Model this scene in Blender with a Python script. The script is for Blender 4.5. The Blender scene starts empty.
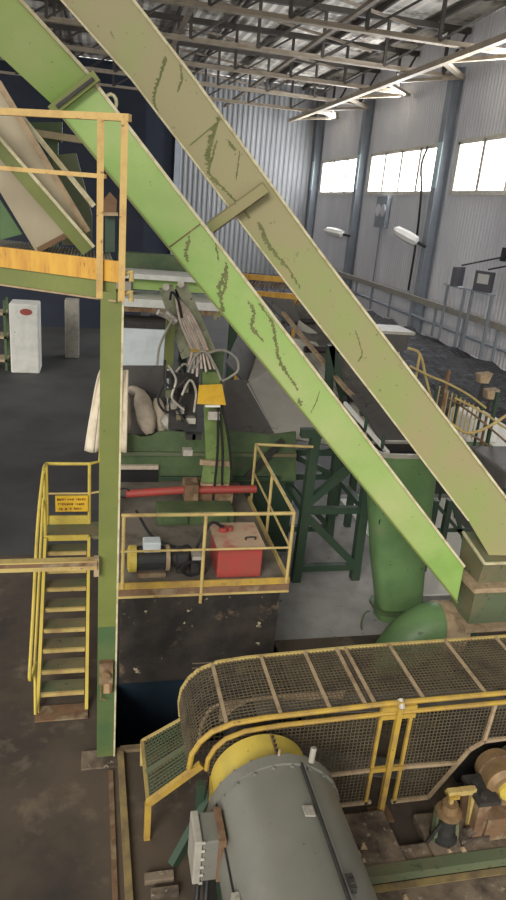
import bpy, math, random
from mathutils import Vector as V, Matrix
random.seed(7)
S = bpy.context.scene
COL = S.collection
# ------------------------------------------------------------------ camera calibration
F = 680.0; HC = 6.0
ND = (-170/1915., 1907/1915.)
TH = math.atan(F/1915.); YAW = math.radians(13.6)
def ray(x, y):
    dx = x-253; dy = y-450
    v = -(dx*ND[0]+dy*ND[1]); u = dx*ND[1]-dy*ND[0]
    fw = F*math.cos(TH)+v*math.sin(TH); up = -F*math.sin(TH)+v*math.cos(TH)
    return V((u*math.cos(YAW)+fw*math.sin(YAW), fw*math.cos(YAW)-u*math.sin(YAW), up))
O = V((0, 0, HC))
def AZ(x, y, z): r = ray(x, y); return O+r*((z-HC)/r.z)
def AY(x, y, Y): r = ray(x, y); return O+r*(Y/r.y)
def AX(x, y, X): r = ray(x, y); return O+r*(X/r.x)
def AP(x, y, a, c): r = ray(x, y); return O+r*(c/(r.y+a*r.x))     # plane Y + a X = c
cam = bpy.data.cameras.new('camera'); co = bpy.data.objects.new('camera', cam); COL.objects.link(co)
cam.sensor_fit = 'VERTICAL'; cam.sensor_height = 24; cam.lens = F/900*24; cam.clip_end = 300; cam.clip_start = .05
fwd = ray(253, 450).normalized(); rt = (ray(254, 450)-ray(253, 450)).normalized(); upv = (ray(253, 449)-ray(253, 450)).normalized()
m = Matrix((rt, upv, -fwd)).transposed().to_4x4(); m.translation = O
co.matrix_world = m
S.camera = co

# ------------------------------------------------------------------ materials
def mat(name, c1, c2=None, scale=3., lo=.45, hi=.7, rough=.6, metal=0., bump=.0, c3=None, s3=1., lo3=.5, hi3=.6, stretch=(1, 1, 1), emit=None, spec=.4, crack=None, fine=None):
    m = bpy.data.materials.new(name); m.use_nodes = True
    nt = m.node_tree; N = nt.nodes; L = nt.links
    b = N['Principled BSDF']; b.inputs['Roughness'].default_value = rough; b.inputs['Metallic'].default_value = metal
    b.inputs['Specular IOR Level'].default_value = spec
    b.inputs['Base Color'].default_value = (*c1, 1)
    if emit:
        b.inputs['Emission Color'].default_value = (*emit[0], 1); b.inputs['Emission Strength'].default_value = emit[1]
    tc = N.new('ShaderNodeTexCoord'); mp = N.new('ShaderNodeMapping'); mp.inputs['Scale'].default_value = stretch
    L.new(tc.outputs['Object'], mp.inputs['Vector'])
    cur = None
    def layer(cur, base, col, sc, lo, hi, det=6):
        n = N.new('ShaderNodeTexNoise'); n.inputs['Scale'].default_value = sc; n.inputs['Detail'].default_value = det; n.inputs['Roughness'].default_value = .62
        L.new(mp.outputs[0], n.inputs['Vector'])
        r = N.new('ShaderNodeMapRange'); r.inputs[1].default_value = lo; r.inputs[2].default_value = hi
        L.new(n.outputs['Fac'], r.inputs[0])
        x = N.new('ShaderNodeMix'); x.data_type = 'RGBA'
        L.new(r.outputs[0], x.inputs[0])
        if cur is None: x.inputs[6].default_value = (*base, 1)
        else: L.new(cur, x.inputs[6])
        x.inputs[7].default_value = (*col, 1)
        return x.outputs[2], n
    nz = None
    if c2: cur, nz = layer(cur, c1, c2, scale, lo, hi)
    if c3: cur, _ = layer(cur, c1, c3, s3, lo3, hi3)
    if fine: cur, _ = layer(cur, c1, fine[0], fine[1], fine[2], fine[3], 3)
    if crack:
        n = N.new('ShaderNodeTexNoise'); n.inputs['Scale'].default_value = crack[1]; n.inputs['Detail'].default_value = 4
        L.new(mp.outputs[0], n.inputs['Vector'])
        a = N.new('ShaderNodeMath'); a.operation = 'SUBTRACT'; a.inputs[1].default_value = .5; L.new(n.outputs['Fac'], a.inputs[0])
        a2 = N.new('ShaderNodeMath'); a2.operation = 'ABSOLUTE'; L.new(a.outputs[0], a2.inputs[0])
        r = N.new('ShaderNodeMapRange'); r.inputs[1].default_value = crack[2]; r.inputs[2].default_value = crack[2]*.3; L.new(a2.outputs[0], r.inputs[0])
        n2 = N.new('ShaderNodeTexNoise'); n2.inputs['Scale'].default_value = crack[3]; L.new(mp.outputs[0], n2.inputs['Vector'])
        r2 = N.new('ShaderNodeMapRange'); r2.inputs[1].default_value = .52; r2.inputs[2].default_value = .62; L.new(n2.outputs['Fac'], r2.inputs[0])
        mu = N.new('ShaderNodeMath'); mu.operation = 'MULTIPLY'; L.new(r.outputs[0], mu.inputs[0]); L.new(r2.outputs[0], mu.inputs[1])
        x = N.new('ShaderNodeMix'); x.data_type = 'RGBA'; L.new(mu.outputs[0], x.inputs[0])
        if cur is None: x.inputs[6].default_value = (*c1, 1)
        else: L.new(cur, x.inputs[6])
        x.inputs[7].default_value = (*crack[0], 1); cur = x.outputs[2]
    if cur is not None: L.new(cur, b.inputs['Base Color'])
    if bump and nz:
        bp = N.new('ShaderNodeBump'); bp.inputs['Strength'].default_value = bump; bp.inputs['Distance'].default_value = .05
        L.new(nz.outputs['Fac'], bp.inputs['Height']); L.new(bp.outputs[0], b.inputs['Normal'])
    return m
M = {}
M['green'] = mat('lime_paint', (.245, .40, .10), (.20, .33, .08), 1.6, .42, .7, .5, c3=(.36, .42, .17), s3=.45, lo3=.40, hi3=.62, fine=((.15, .17, .06), 24, .68, .74))
M['tan'] = mat('faded_olive_paint', (.30, .265, .135), (.25, .30, .10), .55, .44, .6, .55, c3=(.33, .25, .14), s3=.8, lo3=.54, hi3=.7, fine=((.14, .12, .06), 14, .66, .74))
M['edge'] = mat('worn_edge', (.55, .50, .33), (.35, .28, .15), 8)
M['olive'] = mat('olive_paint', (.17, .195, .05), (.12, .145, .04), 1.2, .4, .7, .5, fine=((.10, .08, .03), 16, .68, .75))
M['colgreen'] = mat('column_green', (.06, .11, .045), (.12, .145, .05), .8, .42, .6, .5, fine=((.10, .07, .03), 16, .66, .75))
M['mid_green'] = mat('machine_green', (.085, .125, .055), (.05, .08, .04), 2.5, .4, .65, .55, c3=(.12, .10, .06), s3=3, lo3=.6, hi3=.72)
M['hop_green'] = mat('hopper_green', (.12, .21, .085), (.08, .15, .06), 1.5, .4, .7, .45, c3=(.16, .17, .10), s3=1.3, lo3=.58, hi3=.75, fine=((.03, .05, .025), 9, .66, .75))
M['dk_green'] = mat('dark_green_steel', (.028, .055, .035), (.04, .06, .035), 3, rough=.55)
M['boxgreen'] = mat('boot_paint', (.10, .125, .07), (.17, .14, .08), 1.2, .45, .65, .6, fine=((.06, .06, .03), 12, .62, .72))
M['teal'] = mat('teal_mesh', (.085, .105, .06), (.11, .09, .045), 5, rough=.6)
M['yellow'] = mat('yellow_paint', (.43, .285, .05), (.30, .19, .06), 4, .42, .64, .5, fine=((.12, .07, .03), 22, .64, .72))
M['yellow2'] = mat('bright_yellow_paint', (.52, .40, .075), (.38, .30, .07), 3, .45, .7, .45, fine=((.22, .14, .04), 20, .66, .74))
M['pale_yellow'] = mat('faded_yellow_paint', (.46, .355, .13), (.34, .23, .10), 4, .45, .68, .5, fine=((.16, .09, .05), 22, .64, .72))
M['orange'] = mat('ochre_paint', (.60, .34, .05), (.45, .22, .04), 3, .45, .7, .5, stretch=(4, 4, .6), fine=((.22, .11, .04), 14, .62, .72))
M['rust'] = mat('rusty_steel', (.17, .10, .055), (.09, .05, .03), 5, rough=.85, bump=.3, c3=(.24, .18, .11), s3=3)
M['dust'] = mat('dusty_rim', (.36, .27, .17), (.22, .15, .09), 8, rough=.9)
M['meshbrown'] = mat('dusty_wire', (.12, .095, .058), (.065, .05, .034), 4, rough=.8)
M['grey'] = mat('machine_grey', (.175, .172, .148), (.145, .142, .122), 1.5, .4, .7, .38, c3=(.22, .20, .16), s3=2.2, lo3=.6, hi3=.8, fine=((.05, .05, .045), 26, .68, .76), spec=.5)
M['greylt'] = mat('box_grey', (.34, .32, .275), (.25, .23, .20), 6, rough=.5)
M['dark'] = mat('dark_iron', (.025, .025, .025), (.05, .042, .035), 6, rough=.6)
M['black'] = mat('black_rubber', (.012, .012, .013), rough=.6)
M['belt'] = mat('conveyor_rubber', (.11, .105, .10), (.17, .155, .135), 4, rough=.75)
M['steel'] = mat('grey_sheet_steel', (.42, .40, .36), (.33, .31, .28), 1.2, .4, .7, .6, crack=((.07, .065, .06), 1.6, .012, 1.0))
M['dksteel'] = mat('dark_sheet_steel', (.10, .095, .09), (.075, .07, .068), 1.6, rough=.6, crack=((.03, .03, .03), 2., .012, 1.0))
M['chrome'] = mat('bright_steel', (.55, .52, .46), (.35, .30, .24), 10, rough=.35, metal=.4)
M['lamp_yellow'] = mat('lamp_yellow', (.66, .40, .03), (.55, .30, .03), 6, rough=.5)
M['red'] = mat('red_paint', (.31, .05, .042), (.25, .065, .048), 4, .4, .7, .5, fine=((.15, .06, .04), 16, .66, .74))
M['redtop'] = mat('dusty_red_lid', (.42, .30, .20), (.38, .12, .09), 4, .5, .68, .7)
M['white'] = mat('white_plaster', (.62, .62, .58), (.50, .50, .47), 3, .42, .7, .8, fine=((.30, .28, .25), 9, .66, .74))
M['tank'] = mat('pale_tank', (.58, .63, .65), (.44, .48, .50), 2, rough=.5, c3=(.16, .14, .12), s3=4, lo3=.66, hi3=.75)
M['sheet'] = mat('white_and_glare', (.78, .77, .72), rough=.7)  # plain white, also paints the sunlit floor patch and glare boxes
M['sack'] = mat('sack_cloth', (.50, .43, .34), (.38, .31, .24), 6, rough=.9, bump=.3)
M['cloth'] = mat('cream_cloth', (.72, .64, .50), (.55, .47, .35), 4, rough=.9)
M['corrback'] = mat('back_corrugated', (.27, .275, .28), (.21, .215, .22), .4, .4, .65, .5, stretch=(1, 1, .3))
M['web'] = mat('dark_web_steel', (.075, .065, .055), (.05, .045, .04), 2, rough=.7)
M['boom'] = mat('worn_boom_paint', (.34, .34, .24), (.20, .22, .13), 5, .42, .62, .5, fine=((.10, .08, .06), 14, .62, .7))
M['floodgrey'] = mat('flood_housing', (.10, .10, .115), rough=.5)
M['palefloor'] = mat('pale_floor_stand_in', (.58, .55, .48), (.40, .37, .32), 3)
M['railp'] = mat('faded_ochre_rail', (.55, .37, .13), (.42, .26, .09), 5, .45, .68, .5, fine=((.2, .11, .05), 16, .64, .72))
M['paletan'] = mat('pale_tan_plate', (.42, .36, .25), (.36, .31, .20), 1.3, .4, .7, .6, c3=(.24, .30, .12), s3=1.6, lo3=.6, hi3=.72, stretch=(2, 2, .6))
M['hosepale'] = mat('pale_hose', (.58, .47, .41), (.42, .30, .25), 8, rough=.6)
M['mast'] = mat('mast_paint', (.16, .23, .07), (.11, .16, .05), 3, .42, .64, .5, fine=((.06, .06, .03), 16, .64, .72))
M['kerb'] = mat('worn_kerb_paint', (.27, .20, .08), (.13, .095, .06), 3, .4, .62, .8)
M['winframe'] = mat('pale_window_frame', (.70, .66, .58), (.55, .50, .42), 3)  # paled to carry the bloom of the bright panes
M['stain'] = mat('dark_grime', (.13, .14, .055), (.19, .19, .08), 9, rough=.8)
M['corr'] = mat('corrugated_wall', (.72, .72, .75), (.62, .62, .65), .4, .4, .65, .5, stretch=(1, 1, .3), spec=.3)  # base tone lightened to carry the hazy glow on this wall
M['navy'] = mat('unlit_blue_black', (.012, .018, .032), (.018, .024, .04), .7, rough=.7)  # near-black blue paints the unlit bay at the back left
M['wcol'] = mat('column_blue_grey', (.30, .33, .37), (.25, .275, .30), 1, rough=.6)  # paled to carry the haze in front of the columns
M['wcol2'] = mat('column_pale_blue', (.55, .68, .70), (.48, .6, .62), 1, rough=.6)
M['truss'] = mat('truss_steel', (.22, .18, .135), (.13, .11, .09), 2, rough=.7)
M['trusslt'] = mat('truss_lit_tan', (.38, .32, .24), (.28, .23, .17), 2, rough=.6)  # lit tan copy of the truss steel for chords and ties
M['roof'] = mat('roof_sheets', (.66, .62, .55), (.16, .135, .11), .42, .46, .60, .8, c3=(.62, .60, .56), s3=1.1, lo3=.52, hi3=.62)  # pale noise patches paint light falling unevenly on the deck
M['floor'] = mat('dusty_concrete', (.088, .066, .047), (.035, .029, .026), .55, .40, .64, .85, bump=.15, c3=(.145, .112, .08), s3=2.6, lo3=.56, hi3=.74, fine=((.20, .17, .13), 40, .72, .78))
M['floorfar'] = mat('dark_far_concrete', (.055, .055, .056), (.035, .034, .034), .5, .40, .64, .7, fine=((.10, .10, .10), 12, .68, .76))
M['floorlt'] = mat('sunlit_dusty_concrete', (.36, .35, .345), (.22, .215, .21), .8, .40, .66, .85, fine=((.05, .05, .05), 9, .66, .74))  # sunlight mixed into the pale dusty tone
M['pad'] = mat('pad_concrete', (.20, .155, .11), (.06, .045, .035), 2.2, .42, .62, .9, bump=.5, fine=((.30, .25, .18), 14, .62, .70))
M['trench'] = mat('trench_dark', (.014, .024, .036), (.008, .013, .02), 1.2, rough=.35)
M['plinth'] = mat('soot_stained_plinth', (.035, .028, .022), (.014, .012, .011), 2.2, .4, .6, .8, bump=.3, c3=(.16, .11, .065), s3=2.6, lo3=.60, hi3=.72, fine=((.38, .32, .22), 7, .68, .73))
M['plinthtop'] = mat('grimy_deck', (.17, .15, .125), (.075, .062, .05), 2.4, rough=.85, c3=(.15, .12, .09), s3=4, lo3=.58, hi3=.74)
M['coal'] = mat('black_bark_heap', (.024, .024, .028), (.045, .045, .05), 3, rough=.9, bump=.8, fine=((.16, .16, .17), 4, .60, .68), stretch=(.3, 2.2, 1))
M['glow'] = mat('frosted_daylight_pane', (.8, .82, .85), emit=((.96, .985, 1.0), 5.0))
M['lens'] = mat('lamp_lens', (.62, .62, .58), rough=.3)
M['signy'] = mat('sign_yellow', (.62, .40, .03), (.55, .30, .03), 5, rough=.5)
M['brown'] = mat('faded_lettering', (.20, .05, .02), rough=.6)
M['wood'] = mat('weathered_beam', (.42, .34, .22), (.30, .22, .13), 6, rough=.8)
M['concrete_lt'] = mat('light_block', (.55, .55, .52), rough=.8)
M['copper'] = mat('old_brass', (.28, .18, .09), (.17, .12, .07), 8, rough=.5, metal=.3)

# ------------------------------------------------------------------ mesh builder
class MB:
    def __init__(s): s.v = []; s.f = []
    def add(s, vs, fs):
        n = len(s.v); s.v += [V(p) for p in vs]; s.f += [tuple(i+n for i in f) for f in fs]; return s
    def box(s, lo, hi):
        (a, b, c), (d, e, f) = lo, hi
        return s.add([(a, b, c), (d, b, c), (d, e, c), (a, e, c), (a, b, f), (d, b, f), (d, e, f), (a, e, f)],
                     [(0, 3, 2, 1), (4, 5, 6, 7), (0, 1, 5, 4), (1, 2, 6, 5), (2, 3, 7, 6), (3, 0, 4, 7)])
    def slab(s, pts, t):
        n = len(pts); t = V(t); P = [V(p) for p in pts]
        return s.add(P+[p+t for p in P], [tuple(range(n)), tuple(range(2*n-1, n-1, -1))]+[(i, i+n, (i+1) % n+n, (i+1) % n) for i in range(n)])
    def bar(s, p0, p1, w, h=None, up=(0, 0, 1)):
        h = h or w; p0 = V(p0); p1 = V(p1); d = (p1-p0).normalized(); u = V(up)
        if abs(d.dot(u)) > .97: u = V((0, 1, 0))
        r = d.cross(u).normalized()*w/2; q = r.cross(d).normalized()*h/2
        return s.add([p0-r-q, p0+r-q, p0+r+q, p0-r+q, p1-r-q, p1+r-q, p1+r+q, p1-r+q],
                     [(0, 3, 2, 1), (4, 5, 6, 7), (0, 1, 5, 4), (1, 2, 6, 5), (2, 3, 7, 6), (3, 0, 4, 7)])
    def tube(s, pts, r, n=8, r1=None, cap=True):
        P = [V(p) for p in pts]; k = len(P); vs = []; ref = None
        for i, p in enumerate(P):
            d = (P[min(i+1, k-1)]-P[max(i-1, 0)]).normalized()
            if ref is None: ref = V((0, 0, 1)) if abs(d.z) < .9 else V((0, 1, 0))
            a = d.cross(ref).normalized(); b = a.cross(d).normalized(); ref = b
            rr = r if r1 is None else r+(r1-r)*i/(k-1)
            if isinstance(r, (list, tuple)): rr = r[i]
            for j in range(n):
                t = 2*math.pi*j/n; vs.append(p+a*math.cos(t)*rr+b*math.sin(t)*rr)
        fs = [(i*n+j, i*n+(j+1) % n, (i+1)*n+(j+1) % n, (i+1)*n+j) for i in range(k-1) for j in range(n)]
        if cap: fs += [tuple(range(n-1, -1, -1)), tuple(range((k-1)*n, k*n))]
        return s.add(vs, fs)
    def cyl(s, p0, p1, r, n=24, r1=None): return s.tube([p0, p1], r, n, r1)
    def arc(s, c, ro, ri, y0, y1, a0, a1, n=24):     # ring sector about a Y axis
        vs = []; c = V(c)
        for i in range(n+1):
            a = a0+(a1-a0)*i/n; ca, sa = math.cos(a), math.sin(a)
            for (r, y) in ((ro, y0), (ro, y1), (ri, y1), (ri, y0)): vs.append((c.x+r*ca, y, c.z+r*sa))
        fs = [(i*4+j, i*4+(j+1) % 4, (i+1)*4+(j+1) % 4, (i+1)*4+j) for i in range(n) for j in range(4)]
        fs += [(3, 2, 1, 0), (n*4, n*4+1, n*4+2, n*4+3)]
        return s.add(vs, fs)
    def hexa(s, b, t):     # bottom quad, top quad
        return s.add(list(b)+list(t), [(0, 3, 2, 1), (4, 5, 6, 7), (0, 1, 5, 4), (1, 2, 6, 5), (2, 3, 7, 6), (3, 0, 4, 7)])
    def build(s, name, mt, parent=None, smooth=False, bevel=0, kind=None):
        me = bpy.data.meshes.new(name)
        if parent is not None: org = world_loc(parent)
        else:
            lo = [min(p[i] for p in s.v) for i in range(3)]; hi = [max(p[i] for p in s.v) for i in range(3)]
            org = V(((lo[0]+hi[0])/2, (lo[1]+hi[1])/2, lo[2]))
        me.from_pydata([p-org for p in s.v], [], s.f)
        import bmesh
        bm = bmesh.new(); bm.from_mesh(me); bmesh.ops.recalc_face_normals(bm, faces=bm.faces); bm.to_mesh(me); bm.free()
        me.materials.append(M[mt])
        o = bpy.data.objects.new(name, me); COL.objects.link(o)
        if parent is not None: o.parent = parent
        else: o.location = org
        if smooth:
            for p in me.polygons: p.use_smooth = len(p.vertices) == 4
            md = o.modifiers.new('split', 'EDGE_SPLIT'); md.split_angle = math.radians(40)
        if bevel:
            md = o.modifiers.new('bevel', 'BEVEL'); md.width = bevel; md.segments = 2; md.limit_method = 'ANGLE'
        if kind: o['kind'] = kind
        return o
def world_loc(o):
    l = V(o.location)
    while o.parent: o = o.parent; l = l+V(o.location)
    return l
def tag(o, label, cat, group=None, kind=None):
    o['label'] = label; o['category'] = cat
    if group: o['group'] = group
    if kind: o['kind'] = kind
    return o
def thing(name, label, cat, loc, group=None):
    o = bpy.data.objects.new(name, None); COL.objects.link(o); o.location = loc; o.empty_display_size = .1
    return tag(o, label, cat, group)
def copy_tree(o, parent=None):
    c = o.copy(); COL.objects.link(c); c.parent = parent
    for ch in list(o.children): copy_tree(ch, c)
    return c
def smoothpath(pts, k=6):
    P = [V(p) for p in pts]; P = [P[0]*2-P[1]]+P+[P[-1]*2-P[-2]]; out = []
    for i in range(1, len(P)-2):
        a, b, c, d = P[i-1:i+3]
        for j in range(k):
            t = j/k
            out.append(.5*((2*b)+(c-a)*t+(2*a-5*b+4*c-d)*t*t+(3*b-a-3*c+d)*t**3))
    out.append(P[-2]); return out

# ------------------------------------------------------------------ setting
XW, YB = 18.0, 60.0
fl = MB()
PYT = 7.47
tx0, tx1, ty0, ty1 = .25, 2.45, 6.32, 7.46
for (a, b, c, d) in ((-16, -8, tx0, ty0+4.7), (tx0, -8, 7, ty0)):
    fl.box((a, b, -.2), (c, d, 0))
fl.box((tx1, ty0, -.2), (7, 8.2, 0))
fl.build('floor', 'floor', kind='structure')
f2 = MB(); f2.box((-16, ty0+4.7, -.2), (2.5, YB, 0))
f3 = MB(); f3.box((2.5, 8.2, -.2), (XW, 13.5, 0)); f2.box((2.5, 13.5, -.2), (XW, YB, 0)); f3.box((7, -8, -.2), (XW, 8.2, 0)); f3.build('floor', 'floorlt', kind='structure'); f2.build('floor', 'floorfar', kind='structure')  # pale strip paints sunlit floor, dark stretch beyond paints shade between machines
tr = MB(); tr.box((tx0-.05, ty0-.05, -1.3), (tx1+.05, 11, -1.2)); tr.box((tx0-.1, ty0, -1.2), (tx0, 11, -.0)); tr.box((tx0, ty0-.1, -1.2), (tx1, ty0, -.2)); tr.box((tx1, ty0, -1.2), (tx1+.1, 11, 0))
tr.box((tx0, PYT, -1.2), (tx1, 11, -.01)); tr.build('floor_trench', 'trench', kind='structure')

def corr(p0, du, L, z0, z1, pitch=.3, amp=.05, nrm=(0, 1, 0), mtl='corr', name='wall_right'):
    mb = MB(); n = int(L/pitch); du = V(du); nrm = V(nrm); vs = []
    for i in range(n+1):
        for (t, o) in ((0, 0), (.3, 0), (.5, amp), (.8, amp)):
            b = V(p0)+du*((i+t)*pitch)+nrm*o; vs += [b+V((0, 0, z0)), b+V((0, 0, z1))]
    k = len(vs)//2
    mb.add(vs, [(2*i, 2*i+2, 2*i+3, 2*i+1) for i in range(k-1)])
    bk = nrm*(amp+.05); mb.add([V(p0)+bk+V((0, 0, z0)), V(p0)+bk+du*L+V((0, 0, z0)), V(p0)+bk+du*L+V((0, 0, z1)), V(p0)+bk+V((0, 0, z1))], [(0, 1, 2, 3)])
    return mb
WZ0, WZ1 = 7.6, 10.05
wins = [(49.6, 58.8), (37.2, 47.7), (25, 35.3)]
w = corr((XW, -8, 0), (0, 1, 0), 68, 0, WZ0, nrm=(1, 0, 0))
u = corr((XW, -8, 0), (0, 1, 0), 68, WZ1, 15.6, nrm=(1, 0, 0)); w.add(u.v, u.f)
for a, b in ((58.8, 60), (47.7, 49.6), (35.3, 37.2), (-8, 25)):
    u = corr((XW, a, 0), (0, 1, 0), b-a, WZ0, WZ1, nrm=(1, 0, 0)); w.add(u.v, u.f)
w.build('wall_right', 'corr', kind='structure')
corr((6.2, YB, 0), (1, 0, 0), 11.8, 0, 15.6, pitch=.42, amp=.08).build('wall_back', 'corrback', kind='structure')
nv = MB(); nv.box((-16, YB, 0), (6.2, YB+.2, 15.6)); nv.build('wall_back', 'navy', kind='structure')  # dark stretch stands in for the unlit adjoining bay
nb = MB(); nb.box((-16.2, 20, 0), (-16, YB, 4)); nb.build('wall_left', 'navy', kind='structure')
npart = MB(); npart.box((-16, 33, 0), (1.9, 33.15, 10.3)); npart.build('wall_unlit_opening', 'navy', kind='structure')  # dark panel added where the back left is an unlit opening
for k, (a, b) in enumerate(wins):
    fr = MB(); n = 4 if k else 3
    fr.box((XW-.06, a-.1, WZ0-.12), (XW+.12, b+.1, WZ0+.1)); fr.box((XW-.02, a-.1, WZ1-.12), (XW+.12, b+.1, WZ1+.1))
    for i in range(n+1):
        y = a+(b-a)*i/n; fr.box((XW-.02, y-.13, WZ0), (XW+.12, y+.13, WZ1))
    wf = fr.build('window_%d' % (k+1), 'winframe', kind='structure')
    for i in range(n):
        y0 = a+(b-a)*i/n; y1 = a+(b-a)*(i+1)/n
        pn = MB(); pn.box((XW+.1, y0+.1, WZ0+.08), (XW+.13, y1-.1, WZ1-.08)); pn.build('pane', 'glow', wf)
# roof
rf = MB(); vs = []; nx = 120
for i in range(nx+1):
    x = -16+34*i/nx
    vs += [(x, -8, 15.6+.06*(i % 2)), (x, YB, 15.6+.06*(i % 2))]
rf.add(vs, [(2*i, 2*i+2, 2*i+3, 2*i+1) for i in range(nx)])
rf.add([(-16, -8, 15.8), (18, -8, 15.8), (18, YB, 15.8), (-16, YB, 15.8)], [(0, 1, 2, 3)])
ceil = rf.build('ceiling', 'roof', kind='structure')
for x in range(-14, 18, 3):
    p = MB(); p.box((x-.07, -8, 15.3), (x+.07, YB, 15.58)); p.build('purlin', 'web', ceil)
# wall columns
for k, (y, lab) in enumerate(((36.3, 'blue-grey steel wall column nearest the camera, between the wide windows'), (48.6, 'blue-grey steel wall column between the farthest and the middle window'), (59.6, 'blue-grey steel column in the far corner where both corrugated walls meet'))):
    c = thing('wall_column', lab, 'column', (XW-.35, y, 0), 'steel columns along the windowed wall')
    b = MB(); b.box((XW-.6, y-.28, 0), (XW-.56, y+.28, WZ0+.2)); b.box((XW-.56, y-.03, 0), (XW-.05, y+.03, 13.6)); b.box((XW-.05, y-.28, 0), (XW-.01, y+.28, 13.6)); b.box((XW-.6, y-.28, WZ1), (XW-.56, y+.28, 13.6))
    b.build('shaft', 'wcol', c)
    b = MB(); b.box((XW-.61, y-.28, WZ0+.2), (XW-.555, y+.28, WZ1)); q = b.build('pale_section', 'wcol2', c); q['label'] = 'pale blue length beside the windows'  # paler length spans the window height
c = thing('wall_column', 'dark steel column at the left edge of the corrugated back wall', 'column', (6, YB-.4, 0)); b = MB(); b.box((5.8, YB-.4, 0), (6.2, YB-.1, 15)); b.build('shaft', 'wcol', c)
# roof trusses
TL = ['roof truss nearest the camera, crossing the top edge of the picture', 'second roof truss from the camera, under the unevenly lit roof', 'middle roof truss of the five across the hall', 'roof truss second from the corrugated back wall', 'roof truss closest to the corrugated back wall']
y = 30
tr0 = thing('roof_truss', TL[0], 'roof truss', (2, y, 13), 'roof trusses spanning the hall')
b = MB(); b.box((-16, y-.16, 12.98), (XW-.7, y+.16, 13.03)); b.box((-16, y-.03, 12.98), (XW-.7, y+.03, 13.2)); b.build('bottom_chord', 'trusslt', tr0)
b = MB(); b.box((-16, y-.14, 15.02), (XW-.1, y+.14, 15.28)); b.build('top_chord', 'web', tr0)
for i in range(11):
    x = -15.2+3.2*i; b = MB(); b.bar((x, y, 13.1), (x, y, 15.1), .14); b.build('web_post', 'web', tr0)
for i in range(11):
    x = -16+3.2*i
    b = MB(); b.bar((x+.8, y, 13.1), (min(x+4, 17.8), y, 15.1), .10); b.build('web_diagonal', 'web', tr0)
for k in range(1, 5):
    c = copy_tree(tr0); c.location = (2, 30+6*k, 13); c['label'] = TL[k]
ti = thing('roof_tie_beam', 'long tan tie beam running under the trusses beside the windowed wall', 'beam', (14.9, 36, 12.9))
b = MB(); b.box((14.75, 20, 12.72), (15.05, 59, 12.96)); b.build('beam', 'trusslt', ti)
for y in (29, 35, 41.5, 48, 54.5):
    b = MB(); b.bar((17.4, y, 12.9), (14.9, y-2.8, 12.9), .3, .14); b.build('brace', 'trusslt', ti)
    b = MB(); b.bar((17.4, y, 12.9), (14.9, y+3.6, 12.9), .22, .14); b.build('brace', 'trusslt', ti)
for (x, lab) in ((9.5, 'dark longitudinal roof brace left of the tan tie beam'), (3.5, 'dark longitudinal roof brace behind the olive chute')):
    b = MB(); b.box((x-.1, 20, 13.25), (x+.1, 59, 13.4)); tag(b.build('roof_brace', 'truss'), lab, 'beam')
b = MB()
for i in range(6):
    b.bar((4, 24+6*i, 14.9), (15, 30+6*i, 14.95), .12)
for o_i in range(1): tag(b.build('roof_bracing', 'truss'), 'thin diagonal bracing rods crossing under the roof sheets', 'bracing')

# right wall rail, pipes
g = thing('wall_handrail', 'grey horizontal steel rail running along the windowed wall', 'rail', (XW-.9, 40, 1))
b = MB(); b.box((XW-1.0, 22, 1.85), (XW-.8, 59, 2.15)); b.build('beam', 'greylt', g)
for y in range(24, 58, 3):
    b = MB(); b.box((XW-.95, y-.06, .45), (XW-.85, y+.06, 1.85)); b.build('post', 'wcol', g)
b = MB(); b.cyl((XW-.6, 22, 1.0), (XW-.6, 58, 1.0), .09, 8); tag(b.build('wall_pipe', 'wcol'), 'thin grey pipe low along the windowed wall under the rail', 'pipe')
# heap
n = 60; mb = MB(); vs = []
for i in range(n+1):
    for j in range(n+1):
        x = 8.3+(XW-1.6-8.3)*i/n; y = 16.5+43*j/n
        e = min(1, i/6.)*min(1, j/3.)
        z = .5*e+.09*e*math.sin(y*2.3+.7*x)+random.uniform(0, .12)*e-.02
        vs.append((x, y, z+.03))
mb.add(vs, [(i*(n+1)+j, (i+1)*(n+1)+j, (i+1)*(n+1)+j+1, i*(n+1)+j+1) for i in range(n) for j in range(n)])
tag(mb.build('bark_heap', 'coal', smooth=False), 'low black heap of loose bark and scrap spread along the windowed wall', 'heap', kind='stuff')

# wall lights
def floodlight(px, py, lab, yaw):
    p = AX(px, py, XW-1.3); t = thing('floodlight', lab, 'floodlight', p, 'floodlights on the windowed wall')
    c, s_ = math.cos(yaw), math.sin(yaw)
    def R(x, y, z): return p+V((x*c-y*s_, x*s_+y*c, z))
    def bx(a, d): return [R(a[0], a[1], a[2]), R(d[0], a[1], a[2]), R(d[0], d[1], a[2]), R(a[0], d[1], a[2])], [R(a[0], a[1], d[2]), R(d[0], a[1], d[2]), R(d[0], d[1], d[2]), R(a[0], d[1], d[2])]
    b = MB(); b.hexa(*bx((-.1, -.45, -.45), (.1, .45, .42))); b.build('housing', 'floodgrey', t)
    b = MB(); b.hexa(*bx((-.12, -.30, -.12), (-.1, .28, .30))); b.build('lens', 'lens', t)
    b = MB(); b.bar(p+V((.1, 0, .5)), V((XW, p.y-1.5, p.z+1.1)), .07); b.box((XW-.06, p.y-1.7, p.z+.9), (XW, p.y-1.3, p.z+1.5)); b.build('arm', 'dark', t)
    b = MB()
    for d in (-.9, .8): b.box((XW-1.35, p.y+d-.06, .3), (XW-1.25, p.y+d+.06, p.z-.5))
    b.box((XW-1.5, p.y-.9, p.z-.52), (XW-1.1, p.y+.9, p.z-.46)); b.build('stand', 'wcol', t)
floodlight(458, 276, 'dark floodlight seen edge-on, left one of the pair on the windowed wall', math.radians(-55))
floodlight(484, 281, 'square dark floodlight with pale lens facing the hall, right one of the pair', math.radians(25))
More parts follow.
